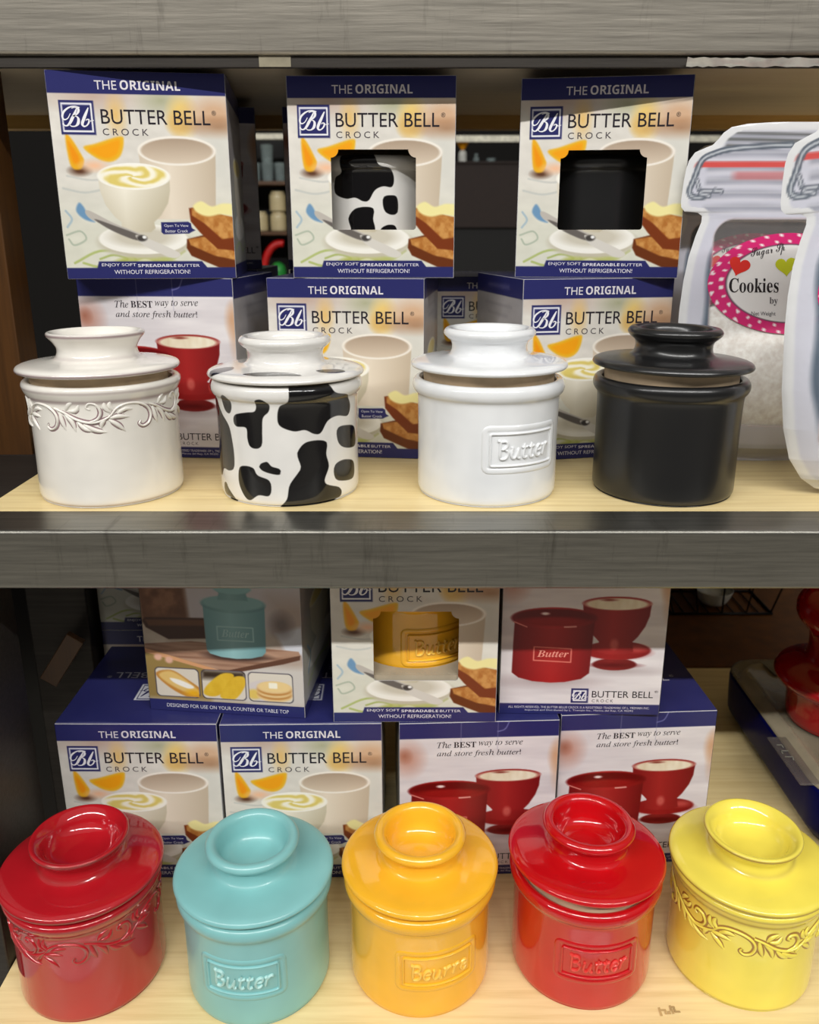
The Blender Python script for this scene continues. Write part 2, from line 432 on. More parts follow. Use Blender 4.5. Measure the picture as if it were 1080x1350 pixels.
def art_front(window=False):
    """breakfast still life with the brand block, navy bands at head and foot"""
    a = Art(seed=3)
    n = a.noise(6, 14); a.c += (n * 14)[..., None]
    a.blend(np.clip((a.t - .45) * 3, 0, 1) * .75, (216, 217, 200))
    a.c += (a.noise(14, 30, 2) * 7)[..., None]
    # soft background food along the head
    a.ell(.25, .115, .17, .05, (196, 172, 158), .12); a.ell(.37, .2, .035, .06, (232, 190, 112), .08)
    a.ell(.63, .13, .09, .045, (176, 176, 146), .1); a.ell(.745, .2, .075, .085, (236, 204, 124), .07); a.ell(.72, .235, .06, .05, (222, 186, 116), .05)
    a.ell(.93, .19, .13, .075, (214, 178, 146), .1); a.ell(.95, .25, .11, .03, (160, 112, 76), .08); a.rect(.9, .3, 1, .5, (214, 214, 206), .2)
    # table cloth doodles
    for pts, c, w in (([(.02, .78), (.1, .76), (.13, .80), (.06, .83), (.03, .80)], (176, 186, 168), .005), ([(.05, .92), (.2, .86), (.36, .87), (.4, .92), (.2, .94), (.1, .92)], (178, 190, 120), .007),
                      ([(.2, .9), (.28, .88), (.36, .9), (.3, .92)], (170, 182, 110), .006), ([(.03, .55), (.15, .57), (.28, .55)], (200, 202, 196), .006),
                      ([(.06, .49), (.2, .51), (.32, .49)], (206, 206, 200), .006), ([(.4, .92), (.5, .88), (.62, .9), (.7, .86)], (190, 196, 140), .008),
                      ([(.03, .66), (.06, .7), (.03, .74)], (170, 190, 200), .006)):
        a.line(pts, w, c, .006)
    a.poly([(.28, .93), (.36, .885), (.5, .88), (.6, .9), (.66, .93)], (178, 184, 96), .02, .8, True)
    a.poly([(.4, .92), (.46, .9), (.52, .92), (.46, .93)], (224, 224, 190), .01, .8, True)
    a.poly([(.09, .66), (.11, .62), (.135, .64), (.16, .69), (.19, .715), (.13, .70)], (112, 152, 188), .012, 1, True)
    # orange wedges
    a.ell(.135, .465, .05, .02, (96, 62, 44), .03); a.poly([(.075, .30), (.105, .31), (.155, .39), (.165, .42), (.145, .455), (.1, .455), (.08, .41)], (238, 176, 40), .012, 1, True)
    a.poly([(.085, .33), (.105, .345), (.14, .40), (.13, .43), (.1, .42)], (242, 150, 22), .02, 1, True)
    a.poly([(.17, .355), (.24, .335), (.38, .30), (.40, .325), (.375, .39), (.32, .42), (.25, .41)], (236, 182, 44), .012, 1, True)
    a.poly([(.2, .36), (.28, .34), (.375, .315), (.36, .38), (.30, .405), (.24, .39)], (244, 164, 26), .02, 1, True)
    a.ell(.22, .44, .06, .022, (244, 196, 160), .04)
    # tall cup
    u = np.clip((a.x - .48) / .44, 0, 1); sh = a.grad((232, 220, 202), (196, 180, 158), np.abs(u - .38) * 1.5)
    a.blend(a.cov(a.d_poly([(.477, .365), (.923, .365), (.915, .5), (.90, .70), (.51, .70), (.488, .5)]), .006), sh)
    a.ell(.70, .365, .226, .071, (244, 238, 228)); a.blend(a.cov(a.d_ell(.70, .366, .208, .06), .006), a.grad((176, 156, 136), (216, 200, 180), np.clip((a.t - .31) * 9, 0, 1)))
    # saucer, bowl of butter
    a.ell(.47, .815, .27, .082, (196, 190, 170), .02); a.ell(.465, .80, .262, .076, (242, 240, 232)); a.ell(.46, .79, .19, .05, (206, 200, 184), .03)
    prof = [(.235, .49), (.238, .56), (.262, .63), (.31, .69), (.345, .715), (.34, .745), (.37, .765), (.51, .765), (.54, .745), (.535, .715), (.58, .68), (.625, .62), (.642, .56), (.645, .49)]
    u = np.clip((a.x - .235) / .41, 0, 1); a.blend(a.cov(a.d_poly(prof), .006), a.grad((244, 239, 224), (186, 176, 150), np.clip(np.abs(u - .35) * 1.1 + np.clip(a.t - .55, 0, 1) * 2.2, 0, 1)))
    a.ell(.44, .49, .21, .065, (250, 248, 240)); r = np.hypot((a.x - .43) / .19, (a.y - .49 * AH) / .062); th = np.arctan2((a.y - .49 * AH) / .062, (a.x - .43) / .19)
    but = a.grad((250, 246, 228), (226, 206, 116), np.clip(.5 + .6 * np.sin(3 * th + 9 * r + 3 * a.noise(10, 10)), 0, 1)); a.blend(a.cov(a.d_ell(.44, .49, .192, .054), .01), but)
    # butter knife
    a.poly([(.14, .665), (.17, .66), (.30, .72), (.45, .775), (.44, .80), (.30, .75), (.17, .70)], (190, 184, 176), .006, 1, True)
    a.poly([(.19, .70), (.31, .735), (.44, .78), (.42, .805), (.28, .755)], (104, 98, 94), .008, 1, True)
    a.poly([(.42, .78), (.5, .80), (.66, .865), (.665, .89), (.61, .892), (.46, .83)], (214, 210, 202), .006, 1, True); a.ell(.455, .795, .03, .016, (70, 66, 64), .01); a.ell(.47, .79, .012, .008, (240, 240, 238), .006)
    # bread
    cr = a.grad((206, 150, 84), (176, 112, 52), np.clip(.5 + a.noise(40, 40) * 1.2, 0, 1))
    a.poly([(.72, .80), (.84, .775), (1.02, .86), (1.02, .965), (.9, .945), (.74, .885), (.715, .845)], (106, 52, 24), .008); a.blend(a.cov(a.d_poly([(.73, .80), (.85, .785), (1.02, .87), (1.02, .91), (.88, .885), (.74, .83)]), .01), cr)
    a.poly([(.745, .645), (.80, .635), (1.02, .70), (1.02, .86), (.9, .85), (.80, .765), (.75, .71)], (122, 56, 26), .008); a.blend(a.cov(a.d_poly([(.76, .645), (1.02, .69), (1.02, .79), (.93, .80), (.83, .72), (.76, .68)]), .01), cr)
    a.poly([(.77, .635), (.82, .61), (.88, .635), (.95, .62), (1.02, .63), (1.02, .68), (.93, .675), (.86, .685), (.8, .67)], (242, 232, 164), .012, 1, True)
    # bands and brand block
    a.rect(-.1, -.1, 1.1, .104, NAVY); a.rect(-.1, .945, 1.1, 1.1, NAVY); a.poly([(.175, .95), (.19, .912), (.80, .912), (.835, .95)], NAVY)
    logo(a, .055, .135, .25, .295)
    a.text([('THE', 'sans'), ('ORIGINAL', 'bold')], .265, .745, .083, .044, PALE)
    a.text('BUTTER BELL', .285, .905, .242, .068, INK, 'sans'); a.text('®', .915, .94, .195, .022, INK)
    a.text('CROCK', .287, .545, .295, .032, (78, 72, 78), 'sans', 1.5)
    a.text([('ENJOY SOFT', 'sans'), ('SPREADABLE', 'bold'), ('BUTTER', 'sans')], .205, .785, .942, .020, (228, 226, 236))
    a.text('WITHOUT REFRIGERATION!', .275, .725, .977, .021, (228, 226, 236))
    if not window:
        a.poly([(.575, .715), (.735, .712), (.75, .72), (.755, .745), (.775, .755), (.75, .765), (.735, .772), (.585, .775), (.572, .765)], NAVY, .004)
        a.text('Open To View', .592, .735, .742, .017, (222, 222, 232)); a.text('Butter Crock', .596, .73, .766, .015, (222, 222, 232))
    return a
WX0, WX1, WT0, WT1 = .25, .765, .35, .752
def hole(x, y):
    y0, y1 = WT0 * AH, WT1 * AH; r = .018
    qx, qy = np.abs(x - (WX0 + WX1) / 2) - (WX1 - WX0) / 2 + r, np.abs(y - (y0 + y1) / 2) - (y1 - y0) / 2 + r
    d = np.hypot(np.maximum(qx, 0), np.maximum(qy, 0)) + np.minimum(np.maximum(qx, qy), 0) - r
    for cx in (WX0, WX1): d = np.maximum(d, .046 - np.hypot(x - cx, y - y0))
    return d
def red_set(a, k=1.0):
    """the red crock and its bell-shaped cup, as printed on the carton"""
    R0, R1, RH = (162, 38, 38), (102, 15, 19), (214, 70, 60)
    a.ell(.72, .735, .22, .02, (186, 176, 178), .04); a.ell(.3, .80, .27, .035, (186, 174, 176), .05)
    u = np.clip((a.x - .48) / .46, 0, 1); red = a.grad(R0, R1, np.abs(u - .42) * 1.5)
    a.blend(a.cov(a.d_ell(.70, .695, .135, .036), .006), red * .8); a.ell(.70, .70, .12, .012, (96, 10, 14), .02)
    a.blend(a.cov(a.d_ell(.71, .612, .205, .055), .006), red); a.ell(.71, .625, .2, .04, (140, 18, 20), .02, .5); a.ell(.83, .6, .06, .02, (206, 90, 84), .03, .7)
    prof = [(.485, .345), (.492, .42), (.52, .49), (.57, .535), (.595, .56), (.585, .62), (.64, .635), (.76, .635), (.81, .62), (.80, .56), (.83, .53), (.87, .47), (.892, .41), (.897, .345)]
    a.blend(a.cov(a.d_poly(prof), .006), red); a.ell(.69, .575, .025, .03, (216, 110, 100), .02, .7)
    a.ell(.69, .338, .207, .04, (150, 36, 34)); a.blend(a.cov(a.d_ell(.69, .342, .192, .034), .008), a.grad((240, 232, 210), (222, 206, 176), np.clip(.5 + a.noise(20, 8), 0, 1))); a.ell(.64, .318, .04, .006, (130, 50, 40), .01)
    u = np.clip((a.x - .06) / .5, 0, 1); red = a.grad((170, 38, 38), (104, 15, 19), np.abs(u - .5) ** 1.3 * 2.2)
    body = [(.075, .44), (.562, .44), (.555, .6), (.548, .75), (.5, .785), (.4, .805), (.31, .81), (.2, .802), (.11, .78), (.068, .75), (.07, .6)]
    a.blend(a.cov(a.d_poly(body), .006), red); a.blend(a.cov(a.d_ell(.315, .425, .262, .062), .006), red * 1.05); a.ell(.315, .42, .238, .047, (104, 10, 14), .008); a.ell(.315, .445, .2, .026, (150, 24, 24), .02)
    a.ell(.26, .40, .025, .008, (240, 220, 216), .008); a.line([(.38, .477), (.45, .474)], .005, (230, 160, 150)); a.line([(.075, .45), (.15, .478)], .004, (220, 130, 120))
    for p in ([(.20, .595), (.43, .605), (.43, .685), (.20, .675), (.20, .595)],): a.line(p, .0035, (232, 130, 116), .005, 1, False)
    a.text('Butter', .22, .415, .655, .04, (236, 150, 136), 'boldit')
def art_back():
    """serving-suggestion face: slogan over the red crock and cup on pale marble"""
    a = Art(base=(222, 217, 220), seed=8)
    a.c += (a.noise(3, 22, 3) * 20)[..., None] * np.array([1, 1.05, .95]); a.ell(.05, .22, .08, .08, (196, 150, 136), .12); a.ell(.03, .2, .03, .03, (168, 110, 90), .06); a.ell(.99, .22, .03, .06, (206, 158, 120), .06); a.ell(1.0, .28, .02, .08, (206, 166, 134), .06)
    red_set(a)
    a.rect(-.1, -.1, 1.1, .094, NAVY); a.rect(-.1, .938, 1.1, 1.1, NAVY)
    for x in (.385, .615): a.line([(x, 0), (x, .17)], .002, (150, 148, 176), .004, .55)
    a.line([(.615, .06), (.66, .045), (.685, .0)], .003, (122, 122, 180), .004, .9)
    D = (44, 38, 46)
    a.text([('The', 'ital'), ('BEST', 'serifb'), ('way to serve', 'ital')], .235, .775, .155, .042, D); a.text('and store fresh butter!', .235, .765, .216, .046, D, 'ital')
    logo(a, .445, .842, .553, .932)
    a.text('BUTTER BELL', .575, .955, .897, .040, INK, 'sans'); a.text('®', .962, .985, .865, .014, INK); a.text('CROCK', .577, .71, .926, .018, (78, 72, 78), 'sans', 1.5)
    a.text('ALL RIGHTS RESERVED. THE BUTTER BELL® CROCK IS A REGISTERED TRADEMARK OF L. TREMAIN INC.', .055, .94, .966, .014, (216, 214, 228))
    a.text('Imported and Distributed by L. Tremain Inc., Marina del Rey, CA 90292', .16, .84, .986, .014, (216, 214, 228))
    return a
def art_counter():
    """serving face: aqua crock on a walnut board held over three food snapshots"""
    a = Art(base=(196, 184, 168), seed=11)
    a.c += (a.noise(8, 10, 3) * 30)[..., None]
    a.rect(.25, -.1, 1.1, .5, (196, 190, 194), .1); a.rect(.82, .3, 1.1, .7, (176, 158, 148), .15); a.poly([(.84, .50), (1.02, .45), (1.02, .62), (.9, .62)], (206, 208, 216), .03)
    a.ell(.88, .45, .06, .06, (90, 78, 78), .08, .7)
    a.poly([(-.02, .2), (.28, .2), (.30, .47), (.0, .47)], (110, 72, 50), .04); n = a.noise(20, 20); a.blend(a.cov(a.d_poly([(.03, .25), (.27, .23), (.28, .42), (.02, .44)]), .05) * .8, a.grad((96, 58, 36), (150, 106, 76), np.clip(.5 + n, 0, 1)))
    a.poly([(.0, .46), (.02, .44), (.4, .43), (.4, .55), (.16, .565), (.02, .5)], (66, 38, 26), .01); a.poly([(.02, .455), (.4, .44), (.4, .475), (.04, .49)], (104, 66, 42), .015)
    a.rect(-.1, .62, .62, .93, (152, 128, 74), .05); a.rect(.42, .70, 1.1, .93, (206, 200, 194), .05)
    st = a.noise(4, 60, 2); bd = a.grad((186, 150, 126), (140, 104, 84), np.clip(.5 + st * 1.3, 0, 1))
    a.blend(a.cov(a.d_poly([(-.02, .60), (.3, .57), (.98, .60), (.99, .625), (.86, .66), (.52, .735), (.47, .735), (.0, .625)]), .006), bd)
    a.poly([(-.02, .61), (.0, .625), (.47, .735), (.47, .755), (.0, .65)], (216, 160, 116), .006); a.poly([(.47, .735), (.52, .735), (.99, .622), (.985, .65), (.88, .68), (.52, .757)], (96, 62, 46), .006)
    for x, t in ((.08, .675), (.15, .69)): a.ell(x, t, .025, .02, (226, 178, 156), .015)
    # aqua crock
    u = np.clip((a.x - .39) / .39, 0, 1); tq = a.grad((146, 190, 192), (96, 140, 146), np.abs(u - .45) * 1.5)
    a.ell(.585, .645, .2, .03, (70, 50, 44), .02); a.blend(a.cov(a.d_poly([(.395, .35), (.78, .35), (.778, .50), (.774, .615), (.75, .638), (.68, .655), (.585, .662), (.49, .655), (.42, .638), (.40, .615), (.396, .5)]), .006), tq)
    a.blend(a.cov(a.d_ell(.585, .345, .20, .05), .006), tq * .92); a.ell(.585, .335, .195, .042, (134, 176, 178), .01); a.blend(a.cov(a.d_poly([(.49, .32), (.5, .28), (.47, .255), (.7, .255), (.67, .28), (.68, .32)]), .01), tq * .9); a.ell(.585, .255, .115, .03, (140, 184, 186), .008)
    a.line([(.475, .475), (.70, .475), (.70, .555), (.475, .555), (.475, .475)], .004, (170, 208, 208), .006, 1, False); a.text('Butter', .5, .675, .535, .045, (170, 206, 206), 'boldit')
    # three snapshots
    for i, x0 in enumerate((.055, .355, .655)):
        x1 = x0 + .275; a.rect(x0 - .006, .735, x1 + .006, .915, (70, 66, 80), .004, r=.03); a.rect(x0, .74, x1, .91, (222, 214, 200), .004, r=.028)
        ins = (a.x > x0) & (a.x < x1) & (a.t > .742) & (a.t < .908); sv = a.c.copy()
        if i == 0:
            a.poly([(x0 + .0, .78), (x0 + .1, .75), (x0 + .2, .80), (x1 + .05, .89), (x1, .93), (x0 + .12, .88)], (200, 138, 60), .01, 1, True); a.poly([(x0 + .02, .78), (x0 + .1, .757), (x0 + .2, .81), (x1, .88), (x0 + .18, .88), (x0 + .07, .83)], (232, 196, 120), .015, 1, True); a.poly([(x0 + .09, .80), (x0 + .16, .81), (x0 + .24, .845), (x0 + .21, .86), (x0 + .12, .83)], (250, 248, 240), .01, 1, True)
            a.ell(x0 + .24, .885, .05, .02, (240, 180, 40), .03)
        elif i == 1:
            a.rect(x0, .74, x1, .79, (60, 48, 36), .04)
            for q in ([(x0 + .01, .89), (x0 + .02, .84), (x0 + .12, .76), (x0 + .2, .755), (x0 + .19, .80), (x0 + .1, .89)], [(x0 + .11, .90), (x0 + .14, .84), (x0 + .2, .775), (x0 + .27, .77), (x0 + .27, .83), (x0 + .2, .91)]):
                g = .5 + .5 * np.clip(np.sin((a.x + a.y) * 330) * np.sin((a.x - a.y) * 300) * .5 + a.noise(20, 20) * .6, -1, 1); a.blend(a.cov(a.d_poly(smooth_path(q, 5, True)), .008), a.grad((242, 208, 74), (206, 158, 30), g))
        else:
            a.ell(x0 + .12, .85, .15, .07, (214, 206, 204), .01); a.ell(x0 + .03, .87, .05, .03, (226, 196, 100), .02)
            for k in range(5): a.ell(x0 + .16, .875 - .013 * k, .11, .037, (196, 140, 74) if k % 2 else (232, 200, 144), .008)
            a.ell(x0 + .16, .818, .10, .032, (238, 208, 146), .01); a.rect(x0 + .125, .795, x0 + .18, .83, (250, 246, 226), .008, r=.008)
        a.c = np.where(ins[..., None], a.c, sv)
    a.rect(-.1, .932, 1.1, 1.1, NAVY); a.rect(-.1, -.1, 1.1, .09, NAVY)
    a.text('DESIGNED FOR USE ON YOUR COUNTER OR TABLE TOP', .11, .90, .978, .022, (222, 222, 232))
    return a
def art_side():
    """narrow side: navy bands, pale linen, a cup on a cloth; its fine print is too small to read"""
    a = Art(nx=120, base=(178, 174, 176), seed=5)
    a.c += (a.noise(4, 12) * 18)[..., None]; a.rect(-.1, .5, 1.1, .95, (184, 184, 176), .2)
    for k, (x0, x1) in enumerate(((.2, .8), (.28, .72))): a.rect(x0, .155 + .055 * k, x1, .168 + .055 * k, (150, 146, 152), .02, .7)
    u = np.abs(a.x - .5) * 2
    a.ell(.5, .74, .38, .07, (232, 230, 224), .01); a.blend(a.cov(a.d_poly([(.22, .42), (.25, .58), (.38, .68), (.38, .72), (.62, .72), (.62, .68), (.75, .58), (.78, .42)]), .008), a.grad((236, 230, 216), (196, 188, 170), u)); a.ell(.5, .42, .28, .055, (246, 244, 236)); a.ell(.5, .42, .25, .043, (236, 218, 150), .02)
    a.line([(.1, .85), (.4, .82), (.7, .87), (.92, .83)], .008, (176, 190, 140)); a.line([(.12, .62), (.2, .7), (.12, .78)], .01, (130, 164, 190))
    a.rect(-.1, -.1, 1.1, .104, NAVY); a.rect(-.1, .93, 1.1, 1.1, NAVY)
    a.rect(.27, .045, .73, .064, (104, 102, 144), .03, .7)
    return a
def art_top():
    """navy lid printed to be read from behind"""
    a = Art(nx=150, base=NAVY, ah=1.0, seed=6); a.c += (a.noise(5, 5) * 6)[..., None]
    logo(a, .40, .53, .61, .73, flip=True, inv=True)
    a.text('BUTTER BELL', .17, .86, .45, .075, (200, 200, 216), 'sans', flip=True); a.text('®', .125, .155, .45, .03, (200, 200, 216), flip=True); a.text('CROCK', .56, .85, .33, .04, (170, 170, 196), 'sans', 1.5, flip=True)
    a.line([(.0, .995), (.25, .99), (.5, .996), (.8, .99), (1., .995)], .004, (150, 150, 180), .006, .7)
    return a
ART = {'front': art_front(), 'window': art_front(True), 'back': art_back(), 'counter': art_counter(), 'side': art_side(), 'top': art_top()}

# ------------------------------------------------------------------ cartons
def carton_vf(open_front):
    w, d, h = BW / 2, BD / 2, BH
    if not open_front: return box_vf(-w, w, -d, d, 0, h, .05, 2)
    V, F = [], []
    def quad(*p):
        n = len(V); V.extend(p); F.append((n, n + 1, n + 2, n + 3))
    g = .07
    quad((-w, -d, 0), (-w, -d, h), (-w, d, h), (-w, d, 0)); quad((w, -d, 0), (w, d, 0), (w, d, h), (w, -d, h)); quad((-w, d, 0), (-w, d, h), (w, d, h), (w, d, 0))
    quad((-w, -d, h), (w, -d, h), (w, d, h), (-w, d, h)); quad((-w, -d, 0), (-w, d, 0), (w, d, 0), (w, -d, 0))
    n0 = len(F); wi, di, hi = w - g, d - g, h - g
    quad((-wi, -d, g), (-wi, di, g), (-wi, di, hi), (-wi, -d, hi)); quad((wi, -d, g), (wi, -d, hi), (wi, di, hi), (wi, di, g)); quad((-wi, di, g), (wi, di, g), (wi, di, hi), (-wi, di, hi))
    quad((-wi, -d, hi), (-wi, di, hi), (wi, di, hi), (wi, -d, hi)); quad((-wi, -d, g), (wi, -d, g), (wi, di, g), (-wi, di, g))
    # frame of the front edge
    for a, b in (((-w, 0), (-wi, g)), ):
        quad((-w, -d, 0), (-wi, -d, g), (-wi, -d, hi), (-w, -d, h)); quad((w, -d, 0), (w, -d, h), (wi, -d, hi), (wi, -d, g)); quad((-w, -d, h), (-wi, -d, hi), (wi, -d, hi), (w, -d, h)); quad((-w, -d, 0), (w, -d, 0), (wi, -d, g), (-wi, -d, g))
    return V, F, n0
PLAT = 3.55; PLAT_LOW = 2.95
def make_box(kind, label, loc, rotz, group, plat=PLAT):
    t = thing('butter_crock_box', label, 'box', loc, rotz, group)
    if kind == 'window':
        V, F, n0 = carton_vf(True); fm = [0] * n0 + [1] * 5 + [0] * (len(F) - n0 - 5)
        mesh_obj('carton', V, F, [M['card'], M['lining']], t, smooth=False, fm=fm)
        P = platform_vf(plat); mesh_obj('inner_shelf', P[0], P[1], M['lining'], t, smooth=False)
    else:
        V, F = carton_vf(False); mesh_obj('carton', V, F, M['card'], t, smooth=False)
    e = .02
    ART[kind].build('front_panel', BW - .06, BH - .06, M['print'], t, (0, -BD / 2 - e, .03), 'front', hole if kind == 'window' else None)
    if kind == 'window':
        V, F = window_rim(); mesh_obj('window_edge', V, F, M['card'], t, smooth=False, loc=(0, -BD / 2 - e, 0))
    ART['side'].build('side_panel', BD - .06, BH - .06, M['print'], t, (BW / 2 + e, 0, .03), 'right')
    ART['side'].build('side_panel', BD - .06, BH - .06, M['print'], t, (-BW / 2 - e, 0, .03), 'left')
    o = ART['top'].build('top_panel', BW - .06, BD - .06, M['print'], t, (0, 0, BH + .004), 'top')
    if kind == 'back': o.rotation_euler = (0, 0, math.pi)
    return t
def platform_vf(z):
    """raised card board with a round hole for the pot, and a perforated front lip"""
    w, d = BW / 2 - .12, BD / 2 - .12; n = 64; V = []; F = []
    for k in range(n):
        a = 2 * math.pi * k / n; c, q = math.cos(a), math.sin(a); m = min(w / max(abs(c), 1e-6), d / max(abs(q), 1e-6))
        V += [(4.56 * c, 4.56 * q, z), (m * c, m * q, z), (4.56 * c, 4.56 * q, z - .1), (m * c, m * q, z - .1)]
    for k in range(n):
        a, b = 4 * k, 4 * ((k + 1) % n); F += [(a, a + 1, b + 1, b), (a + 2, b + 2, b + 3, a + 3), (a, b, b + 2, a + 2), (a + 1, a + 3, b + 3, b + 1)]
    parts = [(V, F), box_vf(-w, w, -d, -d + .07, .95, z - .1)]
    for i in range(14): parts.append(box_vf(-2.8 + i * .42, -2.56 + i * .42, -d + .25, -d + .31, z - .02, z + .02))
    return join(parts)
def window_rim():
    y0, y1 = WT0 * AH, WT1 * AH; r = .046; P = []
    for k in range(9): a = math.pi * .5 * k / 8; P.append((WX0 + r * math.sin(a), y0 + r * math.cos(a)))
    for k in range(9): a = math.pi * .5 * k / 8; P.append((WX1 - r * math.cos(a), y0 + r * math.sin(a)))
    P += [(WX1, y1 - .018), (WX1 - .006, y1 - .006), (WX1 - .018, y1), (WX0 + .018, y1), (WX0 + .006, y1 - .006), (WX0, y1 - .018)]
    V = []; F = []; n = len(P)
    for x, y in P:
        xx, zz = (x - .5) * (BW - .06), (1 - y / AH) * (BH - .06) + .03
        V += [(xx, 0, zz), (xx, .06, zz)]
    for i in range(n):
        j = (i + 1) % n; F.append((2 * i, 2 * j, 2 * j + 1, 2 * i + 1))
    return V, F

# ------------------------------------------------------------------ crocks
def body_profile(kind):
    if kind == 'vine':
        out = [(0, 0), (3.9, 0), (4.26, .06), (4.40, .25), (4.42, .8), (4.40, 2.5), (4.40, 4.2), (4.42, 5.7), (4.46, 6.3), (4.60, 6.65), (4.70, 6.88), (4.74, 7.08), (4.66, 7.27), (4.46, 7.34)]
    else:
        out = [(0, 0), (3.9, 0), (4.24, .06), (4.40, .25), (4.43, .8), (4.42, 2.5), (4.42, 4.4), (4.45, 5.8), (4.50, 6.28), (4.66, 6.5), (4.76, 6.76), (4.74, 7.06), (4.60, 7.27), (4.42, 7.33)]
    return out + [(4.26, 7.27), (4.18, 7.05), (4.12, 6.0), (4.08, 3.0), (4.0, .8), (3.5, .5), (0, .48)]
def rad_at(kind, z):
    P = smooth_path(body_profile(kind), 4); i = int(np.argmax(P[:, 1])); P = P[:i]
    return np.interp(z, P[:, 1], P[:, 0])
def lid_profile(kind):
    """z is measured from the widest ring of the lid"""
    if kind == 'vine':
        return [(0, -.14), (3.6, -.14), (4.4, -.14), (4.76, -.10), (4.87, .0), (4.86, .11), (4.74, .25), (4.4, .36), (3.6, .46), (2.95, .53), (2.58, .64), (2.4, .9), (2.38, 1.25), (2.58, 1.62), (2.82, 1.9), (2.9, 2.06), (2.86, 2.18), (2.72, 2.22), (2.5, 2.1), (2.2, 1.78), (2.0, 1.3), (1.7, .98), (1.1, .78), (.5, .72), (0, .71)]
    return [(0, -.14), (3.6, -.14), (4.4, -.14), (4.76, -.10), (4.87, .0), (4.86, .11), (4.74, .25), (4.4, .36), (3.6, .45), (2.9, .52), (2.54, .62), (2.37, .86), (2.33, 1.18), (2.42, 1.48), (2.66, 1.68), (2.84, 1.92), (2.8, 2.12), (2.62, 2.27), (2.36, 2.24), (2.16, 2.05), (2.02, 1.6), (1.86, 1.0), (1.5, .62), (.8, .48), (0, .46)]
def wear_along(P, kind):
    w = np.zeros(len(P))
    for r0, z0, s, k in kind: w = np.maximum(w, k * np.exp(-(((P[:, 0] - r0) ** 2 + (P[:, 1] - z0) ** 2) / s ** 2)))
    return w
def poly_sd(X, Y, P):
    d = np.full(X.shape, 9.); ins = np.zeros(X.shape, bool)
    for i in range(len(P)):
        a, b = P[i], P[i - 1]; ex, ey = b - a; wx, wy = X - a[0], Y - a[1]
        h = np.clip((wx * ex + wy * ey) / (ex * ex + ey * ey + 1e-12), 0, 1); d = np.minimum(d, (wx - ex * h) ** 2 + (wy - ey * h) ** 2)
        ins ^= ((a[1] > Y) != (b[1] > Y)) & (X < (b[0] - a[0]) * (Y - a[1]) / (b[1] - a[1] + 1e-12) + a[0])
    d = np.sqrt(d); return np.where(ins, -d, d)
COW = [[(70, 560), (112, 575), (125, 650), (150, 720), (190, 780), (205, 850), (212, 930), (205, 990), (175, 1003), (140, 995), (120, 1030), (98, 980), (92, 800), (80, 680)],
       [(165, 660), (190, 635), (212, 650), (217, 690), (205, 722), (185, 720), (170, 695)],
       [(345, 655), (375, 648), (405, 675), (400, 710), (372, 740), (365, 800), (360, 870), (335, 890), (300, 880), (288, 840), (285, 790), (235, 785), (220, 760), (232, 728), (290, 715), (330, 710), (342, 690)],
       [(500, 560), (560, 555), (650, 560), (680, 620), (735, 640), (755, 690), (745, 740), (700, 738), (660, 760), (630, 815), (600, 820), (560, 800), (510, 805), (450, 780), (438, 740), (450, 685), (490, 655)],
       [(700, 800), (740, 785), (772, 800), (774, 880), (740, 895), (705, 870)], [(690, 970), (730, 950), (766, 965), (763, 1040), (700, 1053), (680, 1015)],
       [(525, 900), (560, 860), (620, 850), (655, 865), (650, 920), (660, 980), (640, 1060), (700, 1085), (712, 1115), (690, 1150), (560, 1200), (425, 1205), (465, 1140), (480, 1070), (520, 1010), (535, 980), (522, 930)],
       [(345, 965), (380, 953), (400, 975), (440, 990), (435, 1018), (370, 1005), (342, 985)], [(235, 990), (265, 975), (310, 985), (330, 1020), (385, 1045), (395, 1090), (380, 1125), (330, 1122), (285, 1148), (255, 1125), (230, 1060)],
       [(135, 1070), (150, 1062), (165, 1090), (200, 1140), (195, 1165), (140, 1120)]]
def cow_polys():
    out = []
    for b in COW:
        P = []
        for x, y in b:
            ph = math.asin(max(-1, min(1, (x - 436) / 346))); yb = 1182 - 95 * (1 - math.cos(ph)); yr = 612 - 35 * (1 - math.cos(ph))
            P.append((ph * 4.42, 7.1 * (yb - y) / (yb - yr)))
        out.append(smooth_path(P, 5, True))
    for b in COW[1:9]:      # the far side of the pot carries the same kind of patches
        P = np.array([((x - 436) / 346 * 4.9 + 13.9, 6.9 * (1 - (y - 600) / 580)) for x, y in b]); out.append(smooth_path(P, 5, True))
    return out
LID_COW = [[(-2.0, -3.55), (-.6, -3.3), (.9, -3.55), (1.5, -4.05), (.6, -4.2), (-.6, -4.25), (-1.4, -4.1)], [(2.2, -2.6), (3.3, -1.9), (3.9, -2.2), (3.4, -2.9), (2.6, -3.1)], [(-4.3, -1.6), (-3.2, -1.2), (-2.9, -2.2), (-3.6, -2.9), (-4.2, -2.5)],
           [(-2.4, 3), (-.8, 3.6), (.3, 2.9), (-.9, 2.6)], [(2.4, 2), (3.6, 1.6), (3.4, 2.8), (2.6, 3.2)]]

